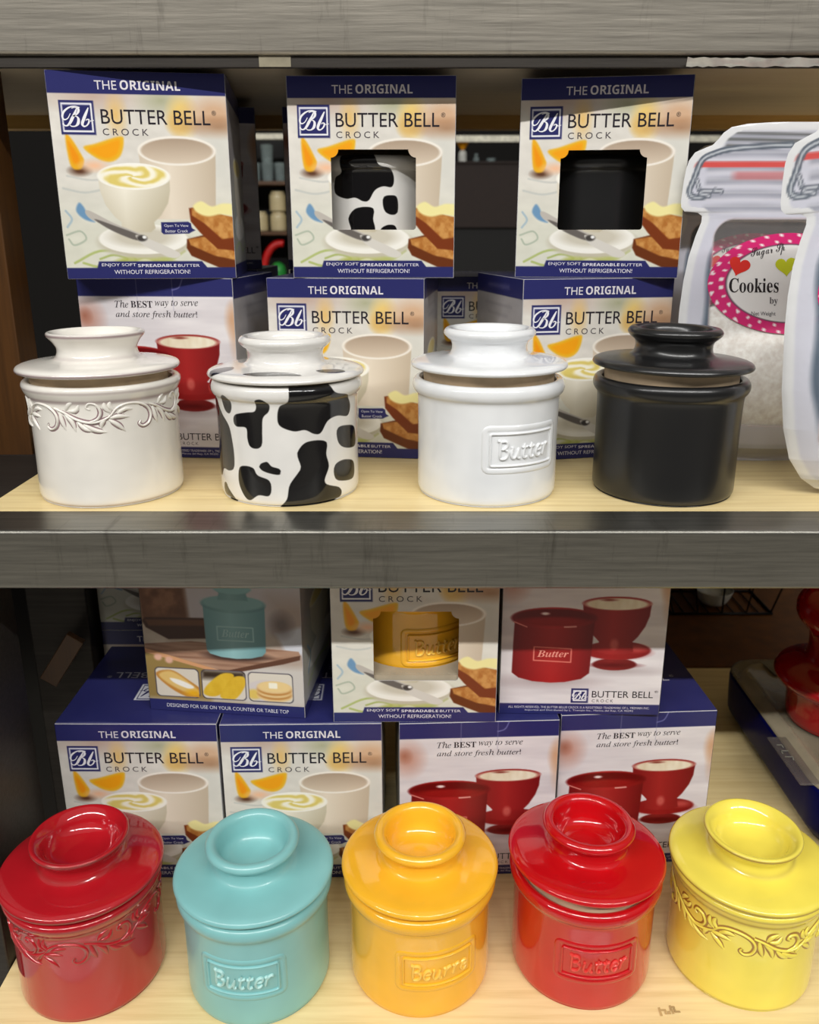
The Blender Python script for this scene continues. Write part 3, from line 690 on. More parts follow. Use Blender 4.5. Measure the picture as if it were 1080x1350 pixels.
def ribbon(path, w, h, kind, taper=None, lift=0.0):
    """a raised rounded strip lying on the pot wall; path in (cm round the wall, height)"""
    P = np.asarray(path, float); T = np.gradient(P, axis=0); T /= np.linalg.norm(T, axis=1)[:, None] + 1e-9; N = np.stack([-T[:, 1], T[:, 0]], 1)
    us = (-1, -.75, -.35, 0, .35, .75, 1); V = []; F = []; n = len(P); k = len(us)
    s = np.linspace(0, 1, n); tp = np.ones(n) if taper is None else taper(s)
    for i in range(n):
        for u in us:
            q = P[i] + N[i] * u * w * tp[i]; R = float(rad_at_c(kind, q[1])) + h * math.sqrt(max(0, 1 - u * u)) * max(tp[i], .25) + lift - .012
            a = q[0] / 4.42; V.append((R * math.sin(a), -R * math.cos(a), q[1]))
    for i in range(n - 1):
        for j in range(k - 1): F.append((i * k + j, i * k + j + 1, (i + 1) * k + j + 1, (i + 1) * k + j))
    return V, F
_rc = {}
def rad_at_c(kind, z):
    if kind not in _rc:
        P = smooth_path(body_profile(kind), 4); i = int(np.argmax(P[:, 1])); P = P[2:i]; _rc[kind] = P
    P = _rc[kind]; return np.interp(z, P[:, 1], P[:, 0])
leaf = lambda s: np.sin(np.pi * np.clip(.08 + s * .9, 0, 1)) ** .7
stem = lambda s: .55 + .45 * np.sin(np.pi * (.15 + s * .8))
VINE_S = [[(230, 275), (262, 240), (310, 222), (370, 225), (420, 250), (440, 290), (426, 330), (392, 346), (370, 332), (380, 316)],
          [(428, 236), (480, 255), (540, 288), (600, 306), (650, 303), (690, 288), (710, 275)], [(600, 306), (645, 290), (663, 255), (645, 218), (612, 210), (597, 230), (614, 242)]]
VINE_L = [[(455, 252), (466, 300), (482, 345)], [(482, 262), (518, 300), (534, 352)], [(545, 300), (580, 335), (622, 352)], [(575, 315), (630, 345), (684, 358)], [(492, 245), (512, 215), (545, 196)], [(505, 248), (545, 244), (565, 212)],
          [(225, 288), (270, 282), (322, 290)], [(218, 296), (260, 325), (296, 362)], [(250, 255), (228, 225), (238, 192)], [(232, 262), (205, 232), (206, 196)], [(262, 268), (300, 248), (342, 252)], [(205, 290), (185, 310), (180, 338)]]
def vine_vf(kind='vine'):
    rel, pool = [], []
    per = 2 * math.pi * 4.42 / 5; sc = per / 480
    def cv(p, k): return [((x - 460) * sc + k * per, 5.3 - (y - 275) * sc * 1.02) for x, y in p]
    for k in range(5):
        for s_ in VINE_S:
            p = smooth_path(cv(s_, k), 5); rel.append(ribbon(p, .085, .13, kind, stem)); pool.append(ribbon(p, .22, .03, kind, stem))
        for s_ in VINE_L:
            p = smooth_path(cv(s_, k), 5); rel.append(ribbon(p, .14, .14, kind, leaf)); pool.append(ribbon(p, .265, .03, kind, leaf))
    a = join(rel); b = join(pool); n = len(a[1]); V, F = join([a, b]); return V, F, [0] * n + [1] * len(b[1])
GL = {'B': [[(-.06, 1.05), (.1, .98), (.14, .5), (.18, 0)], [(.1, .98), (.4, 1.0), (.54, .82), (.42, .6), (.15, .53)], [(.4, .56), (.62, .38), (.58, .1), (.4, -.02), (.17, 0)]],
      'u': [[(0, .6), (.09, .6), (.06, .22), (.16, .02), (.3, .06), (.42, .35), (.48, .62)], [(.47, .55), (.44, .12), (.52, 0), (.62, .06)]],
      't': [[(.16, .86), (.1, .25), (.16, .02), (.28, .02), (.36, .1)], [(-.04, .6), (.16, .61), (.38, .67)]],
      'e': [[(.06, .3), (.36, .38), (.42, .54), (.28, .64), (.1, .52), (.03, .24), (.14, .03), (.3, .02), (.44, .15)]],
      'r': [[(-.02, .56), (.12, .62), (.08, .3), (.05, 0)], [(.1, .42), (.22, .6), (.38, .67), (.46, .57)]]}
GW = {'B': .78, 'u': .70, 't': .46, 'e': .54, 'r': .56}
def plaque_vf(word, kind='plain', w=4.3, h=1.95, zc=3.6, yaw=0.0):
    fr, le = [], []
    def rr(hw, hh, r):
        P = []
        for cx, cy, a0 in ((hw - r, hh - r, 0), (-hw + r, hh - r, 90), (-hw + r, -hh + r, 180), (hw - r, -hh + r, 270)):
            for k in range(5): a = math.radians(a0 + 22.5 * k); P.append((cx + r * math.cos(a), cy + r * math.sin(a)))
        P.append(P[0]); out = []
        for a, b in zip(P[:-1], P[1:]):
            n = max(1, int(math.hypot(b[0] - a[0], b[1] - a[1]) / .25))
            for k in range(n): out.append((a[0] + (b[0] - a[0]) * k / n + yaw, a[1] + (b[1] - a[1]) * k / n + zc))
        out.append(out[0]); return out
    fr.append(ribbon(rr(w / 2 + .34, h / 2 + .32, .3), .2, .07, kind)); fr.append(ribbon(rr(w / 2, h / 2, .12), .08, .13, kind))
    tot = sum(GW[c] for c in word) - .1; sc = (w * .82) / tot; x = -w * .41
    for c in word:
        for s_ in GL[c]:
            p = smooth_path([(x + (px + .10 * py) * sc + yaw, zc - .52 + py * min(sc, 1.05)) for px, py in s_], 5); le.append(ribbon(p, .09, .15, kind, lambda s: np.minimum(1, .6 + 4 * np.minimum(s, 1 - s))))
        x += GW[c] * sc
    return join(fr), join(le)

def make_body(kind, m, parent, spots=False, wear=False, word=None, yaw=0.0, pool=None, vine_turn=0.0, edge=None, vine_z=0.0):
    V, F, P, a = lathe(body_profile(kind), 384 if spots else 112, 9 if spots else 4); at = {}
    if spots:
        z = V[:, 2]; ph = np.arctan2(V[:, 0], -V[:, 1]); d = np.full(len(V), 9.)
        outer = np.repeat(np.arange(len(P)) < int(np.argmax(P[:, 1])) + 4, len(a))
        for pg in cow_polys():
            for off in (0, -2 * math.pi * 4.42): d = np.minimum(d, poly_sd(ph * 4.42, z, pg + np.array([off, 0])))
        at['hide'] = np.where(outer, d, 9.)
    if wear:
        at['wear'] = np.repeat(wear_along(P, ((4.52, 6.46, .13, .8), (4.74, 7.0, .09, .55), (4.4, .12, .1, .7))), len(a))
    b = mesh_obj('body', V, F, m, parent, attrs=at)
    if word:
        fr, le = plaque_vf(word, kind, yaw=yaw)
        mesh_obj('embossed_frame', fr[0], fr[1], m, b); mesh_obj('embossed_lettering', le[0], le[1], edge or m, b)
    if kind == 'vine':
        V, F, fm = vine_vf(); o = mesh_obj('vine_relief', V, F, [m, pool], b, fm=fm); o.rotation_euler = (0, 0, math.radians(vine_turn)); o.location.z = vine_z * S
    return b
def make_crock(label, loc, rotz, kind, m, lid_z=7.88, tilt=(0, 0), shift=(0, 0), word=None, yaw=0.0, spots=False, wear=False, pool=None, group='butter crocks on display', vine_turn=0.0, edge=None, vine_z=0.0):
    t = thing('butter_crock', label, 'butter crock', (loc[0], loc[1], loc[2] + .02), rotz, group)
    make_body(kind, m, t, spots, wear, word, yaw, pool, vine_turn, edge, vine_z)
    V, F, P, a = lathe(lid_profile(kind), 160 if spots else 112, 7 if spots else 5)
    cut = int(np.argmin(np.abs(P[:, 0] - 2.5) + np.abs(P[:, 1] - .68))) ; seg = len(a); at = {}
    if spots:
        d = np.full(len(V), 9.)
        for pg in LID_COW: d = np.minimum(d, poly_sd(V[:, 0], V[:, 1], smooth_path(pg, 5, True)))
        at['hide'] = np.where(V[:, 2] > .05, d, 9.)
    if wear: at['wear'] = np.repeat(wear_along(P, ((4.87, .02, .09, .9), (2.91, 2.05, .10, .95), (2.5, .7, .16, .3))), seg)
    nf = cut * seg
    l = mesh_obj('lid', V[:(cut + 1) * seg], F[:nf], m, t, loc=(shift[0], shift[1], lid_z), attrs={k: v[:(cut + 1) * seg] for k, v in at.items()})
    l.rotation_euler = (math.radians(tilt[0]), math.radians(tilt[1]), 0)
    kf = [tuple(i - cut * seg for i in f) for f in F[nf:]]
    mesh_obj('knob', V[cut * seg:], kf, m, l, attrs={k: v[cut * seg:] for k, v in at.items()})
    V, F, _, _ = lathe([(4.0, -.1), (4.07, -.2), (4.07, -.9), (3.95, -1.6), (3.0, -2.7), (1.6, -3.4), (0, -3.5)], 80, 3)
    mesh_obj('bell_cup', V, F, M['bisque'], l)
    return t

# ------------------------------------------------------------------ setting behind the shelving
Z1, Z2, Z0 = -15.815, -45.26, 10.85           # shelf heights relative to the camera
struct(mesh_obj('wall_back', *box_vf(-420, 420, 430, 440, -OZ / S, 130), M['wall'], smooth=False, loc=(0, 0, 0)))
struct(mesh_obj('floor', *box_vf(-420, 420, -420, 440, -OZ / S - 4, -OZ / S), M['floor'], smooth=False, loc=(0, 0, 0)))

# ------------------------------------------------------------------ the shelving unit
sh = thing('shelving_unit', 'steel edged shop shelving unit with pale pine shelf boards', 'shelving', (0, 60, -OZ / S))
def part(name, V, F, m, parent=sh, smooth=False):
    V = np.asarray(V, float) - np.array([0, 60, -OZ / S]); return mesh_obj(name, V, F, m, parent, smooth=smooth)
def extrude_x(prof, x0, x1, n=2):
    P = smooth_path(prof, 1) if False else np.asarray(prof, float); xs = np.linspace(x0, x1, n); V = []; F = []; k = len(P)
    for x in xs: V += [(x, y, z) for y, z in P]
    for i in range(n - 1):
        for j in range(k): l = (j + 1) % k; F.append((i * k + j, (i + 1) * k + j, (i + 1) * k + l, i * k + l))
    F.append(tuple(range(k))); F.append(tuple((n - 1) * k + j for j in range(k - 1, -1, -1))); return V, F
def lip_profile(y, zt, zb, back, r=.22):
    P = [(back, zt)]
    for k in range(7): a = math.radians(90 + 15 * k); P.append((y + r + r * math.cos(a), zt - r + r * math.sin(a)))
    for k in range(7): a = math.radians(180 + 15 * k); P.append((y + r + r * math.cos(a), zb + r + r * math.sin(a)))
    P += [(y + 2.8, zb), (y + 2.8, zb + .14), (y + .16, zb + .14), (y + .16, zt - .14), (back, zt - .14)]; return P
XL, XR = -25.85, 62
d1 = part('shelf_board', *box_vf(XL, XR, 46.75, 83, Z1 - 2.2, Z1, .05), M['deck'])
part('front_lip', *extrude_x(lip_profile(43.33, Z1, Z1 - 3.55, 46.75), -34, XR), M['lip'], d1)
d2 = part('shelf_board', *box_vf(XL, XR, 35, 80.5, Z2 - 2.2, Z2, .05), M['deck'])
part('front_lip', *extrude_x(lip_profile(32, Z2, Z2 - 3.55, 35), -34, XR), M['lip'], d2)
d0 = part('shelf_board', *box_vf(-48, XR, 60.4, 85.0, Z0, Z0 + 2.2, .05), M['underside'])
LP = lip_profile(57.0, Z0 + 3.7, Z0 - .1, 60.4, .26)
part('front_lip', *extrude_x(LP, -40, XR), M['top_lip'], d0)
part('under_flange', *box_vf(-40, XR, 57.32, 57.7, 10.09, Z0 - .12, .03), M['post'], d0)
part('back_rail', *box_vf(-48, XR, 85.0, 86.6, Z0 - 1.2, Z0 + 2.2, .05), M['tan_wood'], d0)
tp = part('tape_scrap', *box_vf(-9.6, -7.6, 57.27, 57.31, 10.12, 10.72), M['tape'], d0)
random.seed(3)
V, F = [], []
nx = 40
for i in range(nx + 1):
    for j in range(4): V.append((17.2 + i * .35, 57.1 - j * .06 + random.uniform(-.05, .05), 10.1 + j * .16 + random.uniform(-.05, .05)))
for i in range(nx):
    for j in range(3): F.append((i * 4 + j, i * 4 + j + 1, i * 4 + j + 5, i * 4 + j + 4))
part('crumpled_film', V, F, plain('crumpled_foil', (226, 222, 212), .18, .5), d0, True)
part('post', *box_vf(XL - 4, XL - .05, 42, 49.3, Z2 - 40, Z1 - 3.7, .12), M['post'])
part('post', *box_vf(XL - 6.2, XL - 2.7, 60.2, 63.2, Z1 - .5, Z0 + 6, .1), M['dark_wood'])
part('post', *box_vf(XL - 6, XL - 1.0, 62.5, 66, Z2 - 40, Z1 - 3.7, .12), M['post'])
part('side_rail', *box_vf(XL - 7, XL - .12, 43.6, 60, Z1 - 3.2, Z1 - .05, .08), M['post'])
part('side_rail', *box_vf(XL - 7, XL - .12, 60, 83, Z1 - 3.2, Z1 - .05, .08), M['post'])
part('side_panel', *box_vf(-40, -38.5, 44, 84, Z1 - 3, Z0 + 5), M['brown_panel'])
part('side_panel', *box_vf(-40, -38.5, 44, 100, Z2 - 20, Z1 - 4), M['black_panel'])
V, F = box_vf(-2.4, 2.4, -.3, .3, -.75, .75, .05)
V = [tuple(Matrix.Rotation(math.radians(-56), 3, 'Y') @ Vector(v) + Vector((-28.5, 60.5, -33.2))) for v in V]
part('side_brace', V, F, M['dark_wood'])
part('inner_shelf_board', *box_vf(-36, XR, 81, 124, Z2 - 2.2, Z2, .05), plain('brown_board', (104, 62, 18), .5))
part('back_panel', *box_vf(-40, XR, 124, 125.5, Z2 - 2, Z1 - 3.6), M['black_panel'])
part('back_board', *box_vf(-36, XR, 83.1, 124, Z1 - 2.2, Z1 - .02), M['brown_panel'])
V, F = [], []
for k, (cx, cy, w, h) in enumerate(((15.1, 38.9, .08, .3), (15.3, 39.0, .2, .07), (15.42, 38.86, .07, .16), (15.62, 38.82, .09, .12), (15.8, 39.12, .07, .2), (15.92, 39.2, .16, .06), (16.0, 39.02, .06, .16), (16.14, 38.86, .18, .07), (15.85, 38.8, .05, .1))):
    n = len(V); V += [(cx - w, cy - h, Z2 + .03 + k * .006), (cx + w, cy - h, Z2 + .03 + k * .006), (cx + w * .8, cy + h, Z2 + .03 + k * .006), (cx - w * .9, cy + h * .9, Z2 + .03 + k * .006)]; F.append((n, n + 1, n + 2, n + 3))
part('ink_mark', V, F, M['stamp'], d2)

# ------------------------------------------------------------------ far displays seen through the gaps
def far_obj(name, prof, m, loc, label, cat, group=None, seg=32):
    V, F, _, _ = lathe(prof, seg, 3); o = mesh_obj(name, V, F, m, loc=(loc[0], loc[1], loc[2] + .12)); return tag(o, label, cat, group)
cab = thing('display_cabinet', 'dark open display cabinet seen between the upper left boxes', 'cabinet', (-58, 356, -OZ / S))
def cpart(name, V, F, m): return mesh_obj(name, np.asarray(V, float) - np.array([-58, 356, -OZ / S]), F, m, cab, smooth=False)
for x in (-70, -48): cpart('upright', *box_vf(x - 1, x + 1, 342, 366, -OZ / S, 40, .1), M['chrome'] if x > -60 else M['dark_wood'])
for z in (20.1, 1.3, -18): cpart('shelf', *box_vf(-69, -49, 342, 366, z - 1.4, z, .1), M['dark_wood'])
cpart('back_panel', *box_vf(-69, -49, 366, 368, -OZ / S, 40), M['black_panel'])
cpart('top_rail', *box_vf(-69, -49, 342, 345, 35.2, 37.2, .1), M['chrome'])
TUM = [(0, 0), (2.0, 0), (2.15, .3), (2.3, 4), (2.5, 6.6), (2.38, 6.6), (2.15, 4), (2.0, .6), (0, .6)]
for i, (x, z, nm) in enumerate(((-62.2, 20.1, 'left'), (-57.0, 20.1, 'middle'), (-51.9, 20.1, 'right'))):
    far_obj('tumbler', TUM, M['tumbler'], (x, 348.5, z), 'clear tumbler, %s of three on the top shelf of the far cabinet' % nm, 'glass', 'tumblers in the far cabinet')
far_obj('tumbler', TUM, M['tumbler'], (-57.0, 348.5, 26.75), 'clear tumbler stacked on top of another in the far cabinet', 'glass', 'tumblers in the far cabinet')
JAR = [(0, 0), (3.0, 0), (3.3, .4), (3.3, 5.6), (2.9, 6.4), (2.6, 6.6), (2.5, 7.4), (0, 7.5)]
for x, z, l in ((-61, 1.3, 'cream jar, left one on the middle shelf of the far cabinet'), (-53.4, 1.3, 'cream jar on the right carrying another jar on the far cabinet shelf'), (-53.4, 8.9, 'cream jar standing on top of another jar in the far cabinet')):
    far_obj('cream_jar', JAR, M['cream'], (x, 348, z), l, 'jar', 'cream jars in the far cabinet')
far_obj('cream_jar', [(r * .85, z * 1.2) for r, z in JAR], M['cream'], (-64.5, 350, -17.8), 'tall cream jar on the bottom shelf of the far cabinet', 'jar', 'cream jars in the far cabinet')
pth = [(-53.0 + 7.2 * math.cos(a), 348, -14.85 + 11.6 * math.sin(a)) for a in np.linspace(math.pi * 1.05, math.pi * .45, 20)]
V, F = tube(pth, 1.5, 10); tag(mesh_obj('red_ring', V, F, M['redring'], loc=(0, 0, 0)), 'red curved ring leaning on the bottom shelf of the far cabinet', 'ornament')
far_obj('green_ornament', [(0, 0), (1.6, .2), (2.9, 2), (3.1, 4), (2.5, 6), (1, 7.2), (0, 7.4)], M['green'], (-54, 345, -18), 'round green ornament in front of the red ring in the far cabinet', 'ornament')
ctr = thing('display_counter', 'dark brown counter with a pale rail seen between the upper right boxes', 'counter', (60, 360, -OZ / S))
def kpart(name, V, F, m): return mesh_obj(name, np.asarray(V, float) - np.array([60, 360, -OZ / S]), F, m, ctr, smooth=False)
kpart('front_panel', *box_vf(8, 150, 350, 352, 2.8, 27, .1), M['brown_panel']); kpart('plinth', *box_vf(8, 150, 352, 390, -OZ / S, 2.8), M['black_panel'])
kpart('counter_top', *box_vf(8, 150, 349, 395, 27, 27.8, .1), M['brown_panel']); kpart('rail', *box_vf(8, 150, 352, 353.5, 35.2, 37.6, .1), M['chrome'])
for x in (9, 80, 149): kpart('rail_post', *box_vf(x - .6, x + .6, 352, 353.5, 27.8, 35.2), M['chrome'])
bt = thing('white_bottle', 'small white bottle with an amber funnel on the far brown counter', 'bottle', (20.5, 357, 27.84))
V, F, _, _ = lathe([(0, 0), (1.5, 0), (1.6, .3), (1.6, 3.4), (1.2, 4.3), (.6, 4.8), (0, 4.9)], 24, 3); mesh_obj('bottle_body', V, F, M['bottle'], bt)
V, F, _, _ = lathe([(.3, 4.7), (.7, 4.9), (2.4, 7.4), (2.45, 7.5), (2.2, 7.4), (.6, 5.2), (.3, 5)], 24, 3); mesh_obj('funnel', V, F, M['funnel'], bt)
far_obj('glass_ornament', [(0, 0), (1.0, .1), (1.3, 1.4), (.6, 2.4), (.9, 3.2), (0, 3.6)], M['tumbler'], (26, 357, 27.8), 'small clear glass ornament beside the white bottle on the far counter', 'ornament')
far_obj('glass_dish', [(0, 0), (1.4, .1), (2.0, 1.4), (1.9, 1.5), (1.2, .5), (0, .4)], M['tumbler'], (32, 357, 27.8), 'low clear dish right of the glass ornament on the far counter', 'dish')

# ------------------------------------------------------------------ boxes
def back_of(x, y, a):       # from the middle of the front face to the box centre
    r = math.radians(a); return x - math.sin(r) * BD / 2, y + math.cos(r) * BD / 2
G1, G2 = 'printed cartons on the upper shelf', 'printed cartons on the lower shelf'
protos = {}
def place(kind, x, y, z, a, label, group, rescale=None, plat=PLAT_LOW):
    cx, cy = back_of(x, y, a); z += .02
    if kind not in protos: t = protos[kind] = make_box(kind, label, (cx, cy, z), a, group)
    else: t = dup(protos[kind], (cx, cy, z), a, label, group, rescale)
    for c in t.children:
        if c.name.startswith('inner_shelf'): c.location = (0, 0, (plat - PLAT) * S)
    return t
T1, T2 = Z1 + BH + .02, Z2 + BH + .02
place('back', -18.0, 59.18, Z1, -4.8, 'carton with slogan and red cup behind the white vine crock on the upper shelf', G1)
place('front', -4.70, 59.29, Z1, -6.4, 'carton with picture front directly behind the cow print crock', G1)
place('front', 13.115, 59.03, Z1, 11.6, 'carton with picture front between the plain white crock and the black crock', G1)
place('front', 7.35, 74.2, Z1, 0, 'shaded carton set far back behind the plain white crock', G1, .955)
place('front', -17.69, 58.14, T1, 7.2, 'upper left carton without a window, topmost of its stack behind the vine crock', G1)
place('window', -2.67, 59.53, T1, -.5, 'carton whose window shows a cow print crock', G1)
place('window', 12.90, 59.84, T1, -8.2, 'carton whose window shows a black crock', G1)
place('front', -18.9, 73.4, Z1, 0, 'back row carton under the shaded one at upper left', G1)
place('front', -4.9, 73.6, Z1, 0, 'back row carton standing behind the one at the cow print crock', G1)
place('back', -18.35, 72.3, T1, 14, 'shaded back row carton peeping out right of the windowless upper left one', G1)
place('back', -5.0, 73.4, T1, 0, 'back row carton just behind the one with the cow print window', G1)
place('front', -19.09, 49.85, Z2, -.3, 'carton with picture front behind the red vine crock on the lower shelf', G2)
place('front', -7.68, 49.83, Z2, 1.0, 'carton with picture front behind the aqua crock on the lower shelf', G2)
place('back', 4.72, 50.12, Z2, 2.5, 'carton with slogan behind the golden orange crock on the lower shelf', G2)
place('back', 16.12, 51.24, Z2, 3.3, 'carton with slogan behind the bright red crock on the lower shelf', G2)
place('window', .20, 50.09, T2, 0, 'carton whose window shows a golden orange crock', G2, plat=PLAT)
place('back', 11.74, 51.05, T2, -1.3, 'carton with red crock and cup picture stacked at right under the steel lip', G2)
place('counter', -13.0, 51.1, T2, -6.1, 'tilted carton picturing an aqua crock on a wooden board', G2)
place('front', -20.9, 64.0, Z2, 0, 'back row carton below the dark one at lower left', G2)
place('front', -20.9, 64.0, T2, 0, 'dark back row carton at far left behind the tilted one', G2)

# ------------------------------------------------------------------ crocks
thin_a = glaze('thin_aqua_glaze', (172, 216, 212), .3); thin_o = glaze('thin_golden_glaze', (252, 200, 84)); thin_r = glaze('thin_bright_red_glaze', (222, 60, 54))
def window_crock(x, y, z, a, label, m, plat=PLAT_LOW, turn=0, **kw):
    cx, cy = back_of(x, y, a); t = thing('butter_crock', label, 'butter crock', (cx, cy, z + plat - 2.1), a + turn, 'crocks inside window cartons')
    make_body('plain', m, t, **kw); return t
window_crock(-2.67, 59.53, T1, -.5, 'cow print crock inside the window of its carton', M['cow'], turn=140, spots=True)
window_crock(12.90, 59.84, T1, -8.2, 'black crock inside the window of its carton', M['black'])
window_crock(.20, 50.09, T2, 0, 'golden orange crock inside the window of its carton', M['orange'], plat=PLAT, word='Butter', yaw=1.7, edge=thin_o)
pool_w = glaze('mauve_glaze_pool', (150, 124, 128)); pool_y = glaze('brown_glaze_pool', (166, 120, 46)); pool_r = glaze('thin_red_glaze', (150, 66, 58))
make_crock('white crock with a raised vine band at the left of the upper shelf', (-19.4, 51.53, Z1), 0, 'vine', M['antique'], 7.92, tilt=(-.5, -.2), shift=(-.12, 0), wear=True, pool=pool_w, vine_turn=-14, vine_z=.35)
make_crock('black and white cow print crock on the upper shelf', (-7.9, 51.83, Z1), 0, 'plain', M['cow'], 7.56, spots=True)
make_crock('plain glossy white crock embossed Butter', (4.83, 51.64, Z1), 0, 'plain', M['white'], 8.06, word='Butter', yaw=1.95)
make_crock('satin black crock at the right of the upper shelf', (16.3, 51.72, Z1), 0, 'plain', M['black'], 8.06, tilt=(0, .8))
make_crock('barn red crock with a raised vine band at the left of the lower shelf', (-20.5, 42.5, Z2), 0, 'vine', M['red_vine'], 7.72, tilt=(-1.0, .7), wear=True, pool=pool_r, vine_turn=24)
make_crock('aqua blue crock embossed Butter', (-9.75, 42.2, Z2), 0, 'plain', M['aqua'], 7.72, tilt=(-.9, -.4), word='Butter', yaw=-.15, edge=thin_a)
make_crock('golden orange crock embossed Beurre', (.5, 42.79, Z2), 0, 'plain', M['orange'], 7.76, tilt=(-.7, .3), word='Beurre', yaw=1.15, edge=thin_o)
make_crock('bright red crock embossed Butter with its lid askew', (11.0, 43.3, Z2), 0, 'plain', M['red'], 8.05, tilt=(-2.0, 1.6), word='Butter', yaw=.1, edge=thin_r)
make_crock('lemon yellow crock with a raised vine band at the right of the lower shelf', (21.3, 43.2, Z2), 0, 'vine', M['yellow'], 7.58, wear=True, pool=pool_y, vine_turn=-10, vine_z=-.25)

# ------------------------------------------------------------------ cookie mix pouches
OUT = [(3.4, 0), (4.6, .45), (5.5, 1.2), (6.3, 2.6), (6.75, 4.6), (6.95, 7), (6.95, 10.8), (6.85, 12.7), (6.65, 14.3), (6.3, 15.7), (6.0, 16.6), (6.0, 17.0), (6.3, 17.2), (7.2, 17.28), (7.45, 17.55), (7.5, 17.9), (7.45, 19.0), (7.35, 19.95), (7.2, 20.5), (6.85, 21.0), (6.2, 21.28), (5.75, 21.45), (5.4, 21.8), (5.1, 22.2), (4.6, 22.55), (3.6, 22.75), (2.0, 22.85)]
oh = np.array([h for _, h in OUT]); ow = np.array([w for w, _ in OUT])
def hw(h): return np.interp(h, oh, ow)
def thick(h): return 2.3 * np.exp(-((h - 5.5) / 6.2) ** 2) * np.clip(h / 1.2, .25, 1) + .16
def surf(x, h): t = np.clip(np.abs(x) / hw(h), 0, 1); return thick(h) * (1 - t ** 2) ** .8
def px(u, v): return ((900 + u / 6 - 1055) / 20.0, 17.7 + (270 - (150 + v / 6)) * .0467)
def pouch_film():
    hs = np.unique(np.concatenate([np.linspace(0, 22.85, 210), oh])); ts = np.linspace(-1, 1, 151)
    T, H = np.meshgrid(ts, hs); X = T * hw(H); a = np.abs(X)
    edge = np.minimum(hw(H) - a, 22.85 - H)
    for dh in (.3, .6, -.3, -.6): edge = np.minimum(edge, np.hypot(np.maximum(hw(np.clip(H + dh, 0, 22.85)) - a, 0), dh))
    col = np.ones(X.shape + (4,)) * np.array([216, 217, 230, 0.86]); col[..., 3] = .86
    def bl(m, c, al=None):
        m = np.clip(m, 0, 1)[..., None]; col[..., :3] = col[..., :3] * (1 - m) + np.array(c, float) * m
        if al is not None: col[..., 3:] = col[..., 3:] * (1 - m) + al * m
    cv = lambda d, s=.06: np.clip(.5 - d / s, 0, 1)
    rng = np.random.RandomState(2)
    neck = cv(16.9 - H, .3) * cv(a - 6.0, .3)
    st = .5 + .5 * np.sin(H * 7.3 + .9 * np.sin(X * .5)); bl(neck * st * .55, (132, 136, 150)); bl(neck * np.clip(np.sin(H * 15 + 1), 0, 1) * .35, (236, 236, 242))
    bl(cv(np.abs(a - (hw(H) - 1.75 + .12 * np.sin(H))) - .3, .35) * cv(H - 16.4, .5) * cv(4.5 - H, 2), (84, 100, 118)); bl(cv(np.abs(a - (hw(H) - 2.4)) - .35, .5) * cv(H - 16, .6) * cv(3 - H, 2) * .6, (206, 196, 214))
    bl(cv(21.3 - H, .2) * cv(H - 22.3, .15) * cv(a - 4.9, .2) * (.5 + .5 * np.sin(H * 16 + X * .4)) * .8, (92, 94, 92))
    bl(cv(np.abs(H - 20.25) - .2, .06) * cv(a - 7.0, .05), (224, 92, 88)); bl(cv(np.abs(H - 19.55) - .26, .15) * cv(a - 4.2, .6) * .6, (206, 100, 100))
    # clear viewing window
    qx, qy = a - 5.1 + 1.3, np.abs(H - 9.9) - 6.9 + 1.3; d = np.hypot(np.maximum(qx, 0), np.maximum(qy, 0)) + np.minimum(np.maximum(qx, qy), 0) - 1.3
    bl(cv(np.abs(d) - .05, .12) * .6, (226, 196, 206)); bl(cv(d, .12), (214, 210, 210), .09)
    # white border of the die-cut outline
    bl(cv(edge - .5, .15), (228, 229, 231), .95); bl(cv(2.2 - H, 99) * 0, (0, 0, 0))
    bl(cv(H - 1.5, .2) * cv(.5 - H, .2) * .5, (176, 178, 182))
    wire = [px(*p) for p in ((860, 236), (600, 250), (370, 272), (240, 312), (180, 345), (150, 395), (120, 500), (90, 600), (110, 648), (160, 660), (215, 650))]
    wire = smooth_path(wire, 6); xm = -a
    def dl(P):
        dd = np.full(X.shape, 9.)
        for p, q in zip(P[:-1], P[1:]):
            e = q - p; h = np.clip(((xm - p[0]) * e[0] + (H - p[1]) * e[1]) / (e @ e + 1e-9), 0, 1); dd = np.minimum(dd, np.hypot(xm - p[0] - e[0] * h, H - p[1] - e[1] * h))
        return dd
    d = dl(wire); bl(cv(d - .20, .06), (104, 112, 124)); bl(cv(d - .06, .06), (196, 202, 210))
    for A, B, r in (((140, 515), (165, 600), .15), ((175, 605), (330, 608), .13), ((175, 625), (250, 645), .16), ((290, 600), (345, 612), .17)):
        d = dl(np.array([px(*A), px(*B)])); bl(cv(d - r, .06), (112, 118, 130)); bl(cv(d - r * .4, .06), (206, 210, 218))
    C4 = np.concatenate([lin(col[..., :3]), col[..., 3:]], -1)
    Yf = -surf(X, H); n, k = X.shape; V = np.concatenate([np.stack([X, Yf, H], -1).reshape(-1, 3), np.stack([X, -Yf * .9, H], -1).reshape(-1, 3)])
    i = np.arange(n * k).reshape(n, k); q = np.stack([i[:-1, :-1], i[:-1, 1:], i[1:, 1:], i[1:, :-1]], -1).reshape(-1, 4); q2 = (q + n * k)[:, ::-1]
    return V, [tuple(r) for r in q.tolist()] + [tuple(r) for r in q2.tolist()], np.concatenate([C4.reshape(-1, 4)] * 2)
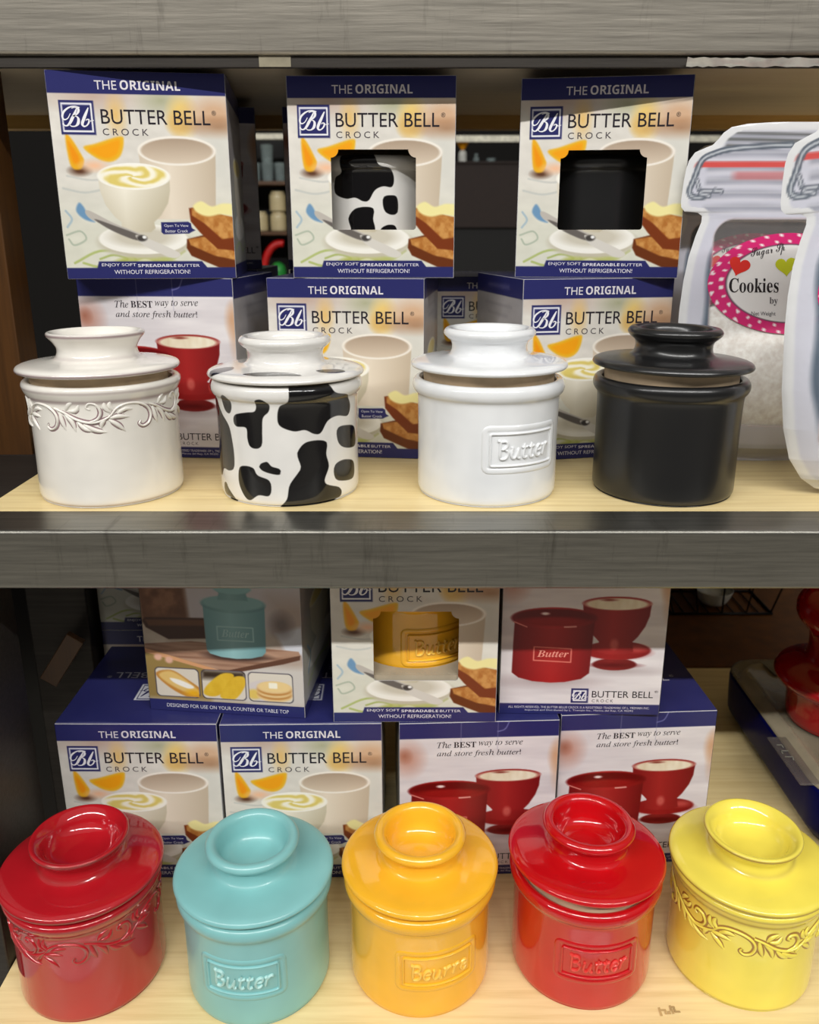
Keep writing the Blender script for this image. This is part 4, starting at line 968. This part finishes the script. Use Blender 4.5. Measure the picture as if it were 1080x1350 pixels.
def pouch_mix():
    rng = np.random.RandomState(5); hs = np.linspace(2.6, 11.6, 46); ts = np.linspace(-1, 1, 61); T, H = np.meshgrid(ts, hs)
    top = 11.5 + .5 * np.sin(T * 3 + 1) + .25 * np.sin(T * 9); Hh = 2.6 + (H - 2.6) * (top - 2.6) / 9.0
    X = T * (hw(Hh) - .25) * np.minimum(1, .82 + .04 * (Hh - 2.6)); Yf = -np.maximum(surf(np.clip(X, -6.4, 6.4), Hh) - .10, .04) * (1 - T ** 8) + rng.rand(*X.shape) * .03
    n, k = X.shape; V = np.concatenate([np.stack([X, Yf, Hh], -1).reshape(-1, 3), np.stack([X, -Yf * .8, Hh], -1).reshape(-1, 3)])
    i = np.arange(n * k).reshape(n, k); q = np.stack([i[:-1, :-1], i[:-1, 1:], i[1:, 1:], i[1:, :-1]], -1).reshape(-1, 4); F = [tuple(r) for r in q.tolist()] + [tuple(r) for r in (q + n * k)[:, ::-1].tolist()]
    m = n * k
    for j in range(k - 1):
        F.append((i[-1, j], i[-1, j + 1], i[-1, j + 1] + m, i[-1, j] + m)); F.append((i[0, j + 1], i[0, j], i[0, j] + m, i[0, j + 1] + m))
    return V, [tuple(int(x) for x in f) for f in F]
def pouch_label():
    LX, LZ, HC = 5.3, 3.3, 12.6; nr, na = 40, 160; V = []; F = []; col = []
    dots = [(r, 2 * math.pi * (k + (.5 if j else 0)) / 30) for j, r in enumerate((.96, .84)) for k in range(30)]
    for i in range(nr + 1):
        for j in range(na):
            r = i / nr; a = 2 * math.pi * j / na; x, z = LX * r * math.cos(a), LZ * r * math.sin(a); V.append((x, -surf(x, HC + z) - .02, HC + z))
            c = (226, 224, 222) if r < .775 else ((96, 70, 90) if r < .79 else (208, 42, 112))
            if r >= .80:
                if min(math.hypot(x - LX * q * math.cos(b), z - LZ * q * math.sin(b)) for q, b in dots) < .105: c = (246, 236, 240)
            col.append(L4(c))
    for i in range(nr):
        for j in range(na): k = (j + 1) % na; F.append((i * na + j, i * na + k, (i + 1) * na + k, (i + 1) * na + j)) if i else F.append((na + j, 0, na + k))
    def put(v, f, x0, h0, sx, sz, c, rot=0.0):
        n = len(V); ca, sa = math.cos(rot), math.sin(rot)
        for p in v:
            x, z = p[0] * sx, p[1] * sz; xx, hh = x0 + x * ca - z * sa, h0 + x * sa + z * ca
            V.append((xx, -float(surf(xx, hh)) - .045, hh)); col.append(L4(c))
        F.extend(tuple(i + n for i in q) for q in f)
    v, f, d = glyphs('Cookies', 'serifb'); put(v, f, -3.9, 12.0, 3.3 / d[0], .95 / d[1], (38, 34, 36))
    v, f, d = glyphs('Sugar Sp', 'script'); put(v, f, -2.5, 14.1, 2.3 / d[0], .8 / d[1], (50, 46, 50), .18)
    v, f, d = glyphs('by', 'serifb'); put(v, f, -1.2, 11.15, .55 / d[0], .55 / d[1], (90, 86, 90))
    v, f, d = glyphs('Net Weight', 'sans'); put(v, f, -2.4, 10.42, 1.6 / d[0], .34 / d[1], (90, 86, 90))
    hp = [(16 * math.sin(t) ** 3 / 16, (13 * math.cos(t) - 5 * math.cos(2 * t) - 2 * math.cos(3 * t) - math.cos(4 * t)) / 16) for t in np.linspace(0, 2 * math.pi, 40, endpoint=False)]
    put(hp, [tuple(range(40))], -3.3, 13.75, .72, .68, (214, 52, 44), -.3); put(hp, [tuple(range(40))], -.15, 13.75, .72, .68, (190, 196, 40), .1)
    return V, F, np.array(col)
def make_pouch(label, loc, rotz):
    t = thing('jar_shaped_pouch', label, 'pouch', loc, rotz, 'jar shaped pouches of cookie mix')
    V, F, cl = pouch_film(); mesh_obj('printed_film', V, F, M['clear'], t, colors=cl)
    V, F = pouch_mix(); mesh_obj('cookie_mix', V, F, M['flour'], t)
    V, F, cl = pouch_label(); mesh_obj('oval_label', V, F, M['print'], t, colors=cl)
    return t
p1 = make_pouch('jar shaped pouch of cookie mix with its oval label showing', (25.6, 58.6, Z1 + .03), 0)
p2 = dup(p1, (30.1, 50.0, Z1 + .5), 0, 'front jar shaped pouch cut off by the right edge of the photo'); p2.rotation_euler = (math.radians(3.0), math.radians(-6.0), 0)
p3 = dup(p1, (27.9, 70.5, Z1 + .03), 0, 'shaded jar shaped pouch standing behind the other two')

# ------------------------------------------------------------------ lower right: dish, red pot, rack
ds = thing('baking_dish', 'navy blue baking dish with a clear lid at the lower right', 'dish', (41.75, 62.2, Z2 + .02))
def rrect(hx, hy, r, n=8):
    P = []
    for cx, cy, a0 in ((hx - r, -hy + r, -90), (hx - r, hy - r, 0), (-hx + r, hy - r, 90), (-hx + r, -hy + r, 180)):
        for k in range(n + 1): a = math.radians(a0 + 90 * k / n); P.append((cx + r * math.cos(a), cy + r * math.sin(a)))
    return P
def loft(rings, cap=True):
    V = []; F = []; n = len(rings[0][0])
    for P, z in rings: V += [(x, y, z) for x, y in P]
    for i in range(len(rings) - 1):
        for j in range(n): k = (j + 1) % n; F.append((i * n + j, i * n + k, (i + 1) * n + k, (i + 1) * n + j))
    if cap: F.append(tuple(range(n - 1, -1, -1))); F.append(tuple((len(rings) - 1) * n + j for j in range(n)))
    return V, F
V, F = loft([(rrect(9.9, 9.5, 2.2), 0), (rrect(10.3, 9.9, 2.4), .15), (rrect(10.7, 10.3, 2.7), .7), (rrect(11.0, 10.6, 2.9), 1.1), (rrect(11.15, 10.75, 3.0), 1.5), (rrect(11.25, 10.85, 3.1), 3.0), (rrect(11.3, 10.9, 3.1), 4.7), (rrect(11.25, 10.85, 3.1), 5.0), (rrect(10.9, 10.5, 2.8), 5.0), (rrect(10.6, 10.2, 2.6), 4.5), (rrect(9.9, 9.5, 2.2), .6)])
mesh_obj('dish_body', V, F, M['navy'], ds)
V, F = loft([(rrect(11.2, 10.8, 3.1), 5.01), (rrect(11.25, 10.85, 3.1), 5.14), (rrect(11.0, 10.6, 3.0), 5.22), (rrect(10.4, 10.0, 2.6), 5.22), (rrect(10.2, 9.8, 2.4), 5.44), (rrect(9.8, 9.4, 2.2), 5.44), (rrect(9.6, 9.2, 2.0), 5.26)])
lid = mesh_obj('clear_lid', V, F, M['lid_film'], ds)
V, F = box_vf(-12.2, -10.6, -8.6, -2.4, 5.06, 5.24, .08); mesh_obj('lid_tab', V, F, glass('clear_tab', (104, 98, 96), .4, .2), lid)
tabm = []
for i, p in enumerate(([(-11.9, -2.0), (-11.5, -2.0), (-11.5, -2.35)], [(-11.9, -2.8), (-11.3, -2.8)], [(-11.9, -2.8), (-11.9, -3.15)], [(-11.9, -3.6), (-11.3, -3.6), (-11.4, -4.0)])): tabm.append(tube([(x, y - 1.6, 5.25) for x, y in p], .05, 5))
mesh_obj('embossed_mark', *join(tabm), M['paper'], lid)
pot = thing('lidded_pot', 'deep red lidded pot cut off by the right edge of the photo', 'pot', (36.3, 62.2, Z2 + 5.46))
V, F, _, _ = lathe([(0, 0), (3.4, 0), (3.8, .15), (3.98, .6), (4.05, 2.4), (4.15, 3.1), (3.9, 3.2), (0, 3.2)], 72, 4); mesh_obj('body', V, F, M['dark_red'], pot)
V, F, _, _ = lathe([(0, 3.2), (4.2, 3.22), (4.8, 3.4), (5.2, 3.8), (5.25, 4.2), (4.9, 4.7), (4.1, 5.1), (3.3, 5.4), (2.95, 5.8), (2.85, 6.6), (2.9, 7.6), (3.1, 8.2)], 72, 4); l = mesh_obj('lid', V, F, M['dark_red'], pot)
V, F, _, _ = lathe([(3.05, 8.1), (3.5, 8.6), (4.05, 9.3), (4.2, 10.1), (3.95, 10.9), (3.2, 11.5), (1.8, 11.8), (0, 11.85)], 64, 4); mesh_obj('knob', V, F, M['dark_red'], l)
V, F = box_vf(-1.9, 1.9, -1.3, 1.3, 0, .05); o = mesh_obj('price_card', V, F, M['paper'], loc=(36.0, 71.0, Z2 + 5.46), smooth=False); o.rotation_euler = (0, 0, math.radians(8)); tag(o, 'grey paper card lying on the clear dish lid', 'card')
rk = thing('wire_rack', 'dark wire rack at the back of the lower shelf', 'rack', (38.5, 97, Z2))
wr = []
for y in (-3.4, 3.4):
    wr.append(tube([(-6.3, y, .18), (6.2, y, .18)], .18, 6)); wr.append(tube([(-8, y, 6), (8.2, y, 6)], .18, 6))
    for x in np.linspace(-6, 6, 5): wr.append(tube([(x, y, .18), (x * 1.3, y, 6)], .11, 6))
for x, x2 in ((-6.3, -8), (6.2, 8.2)):
    wr.append(tube([(x, -3.4, .18), (x, 3.4, .18)], .18, 6)); wr.append(tube([(x2, -3.4, 6), (x2, 3.4, 6)], .18, 6))
for k in range(9): wr.append(tube([(-6.2 + k * 1.55, -3.4, .18), (-6.2 + k * 1.55, 3.4, .18)], .09, 6))
mesh_obj('wire_frame', *join(wr), M['wire'], rk)
V, F, _, _ = lathe([(0, 0), (1.2, 0), (1.8, .6), (2.3, 1.8), (2.2, 1.85), (1.5, .8), (0, .5)], 40, 3)
o = tag(mesh_obj('white_bowl', V, F, M['bottle'], loc=(38.4, 96.6, Z2 + .3)), 'small pale bowl standing inside the dark wire rack', 'bowl')
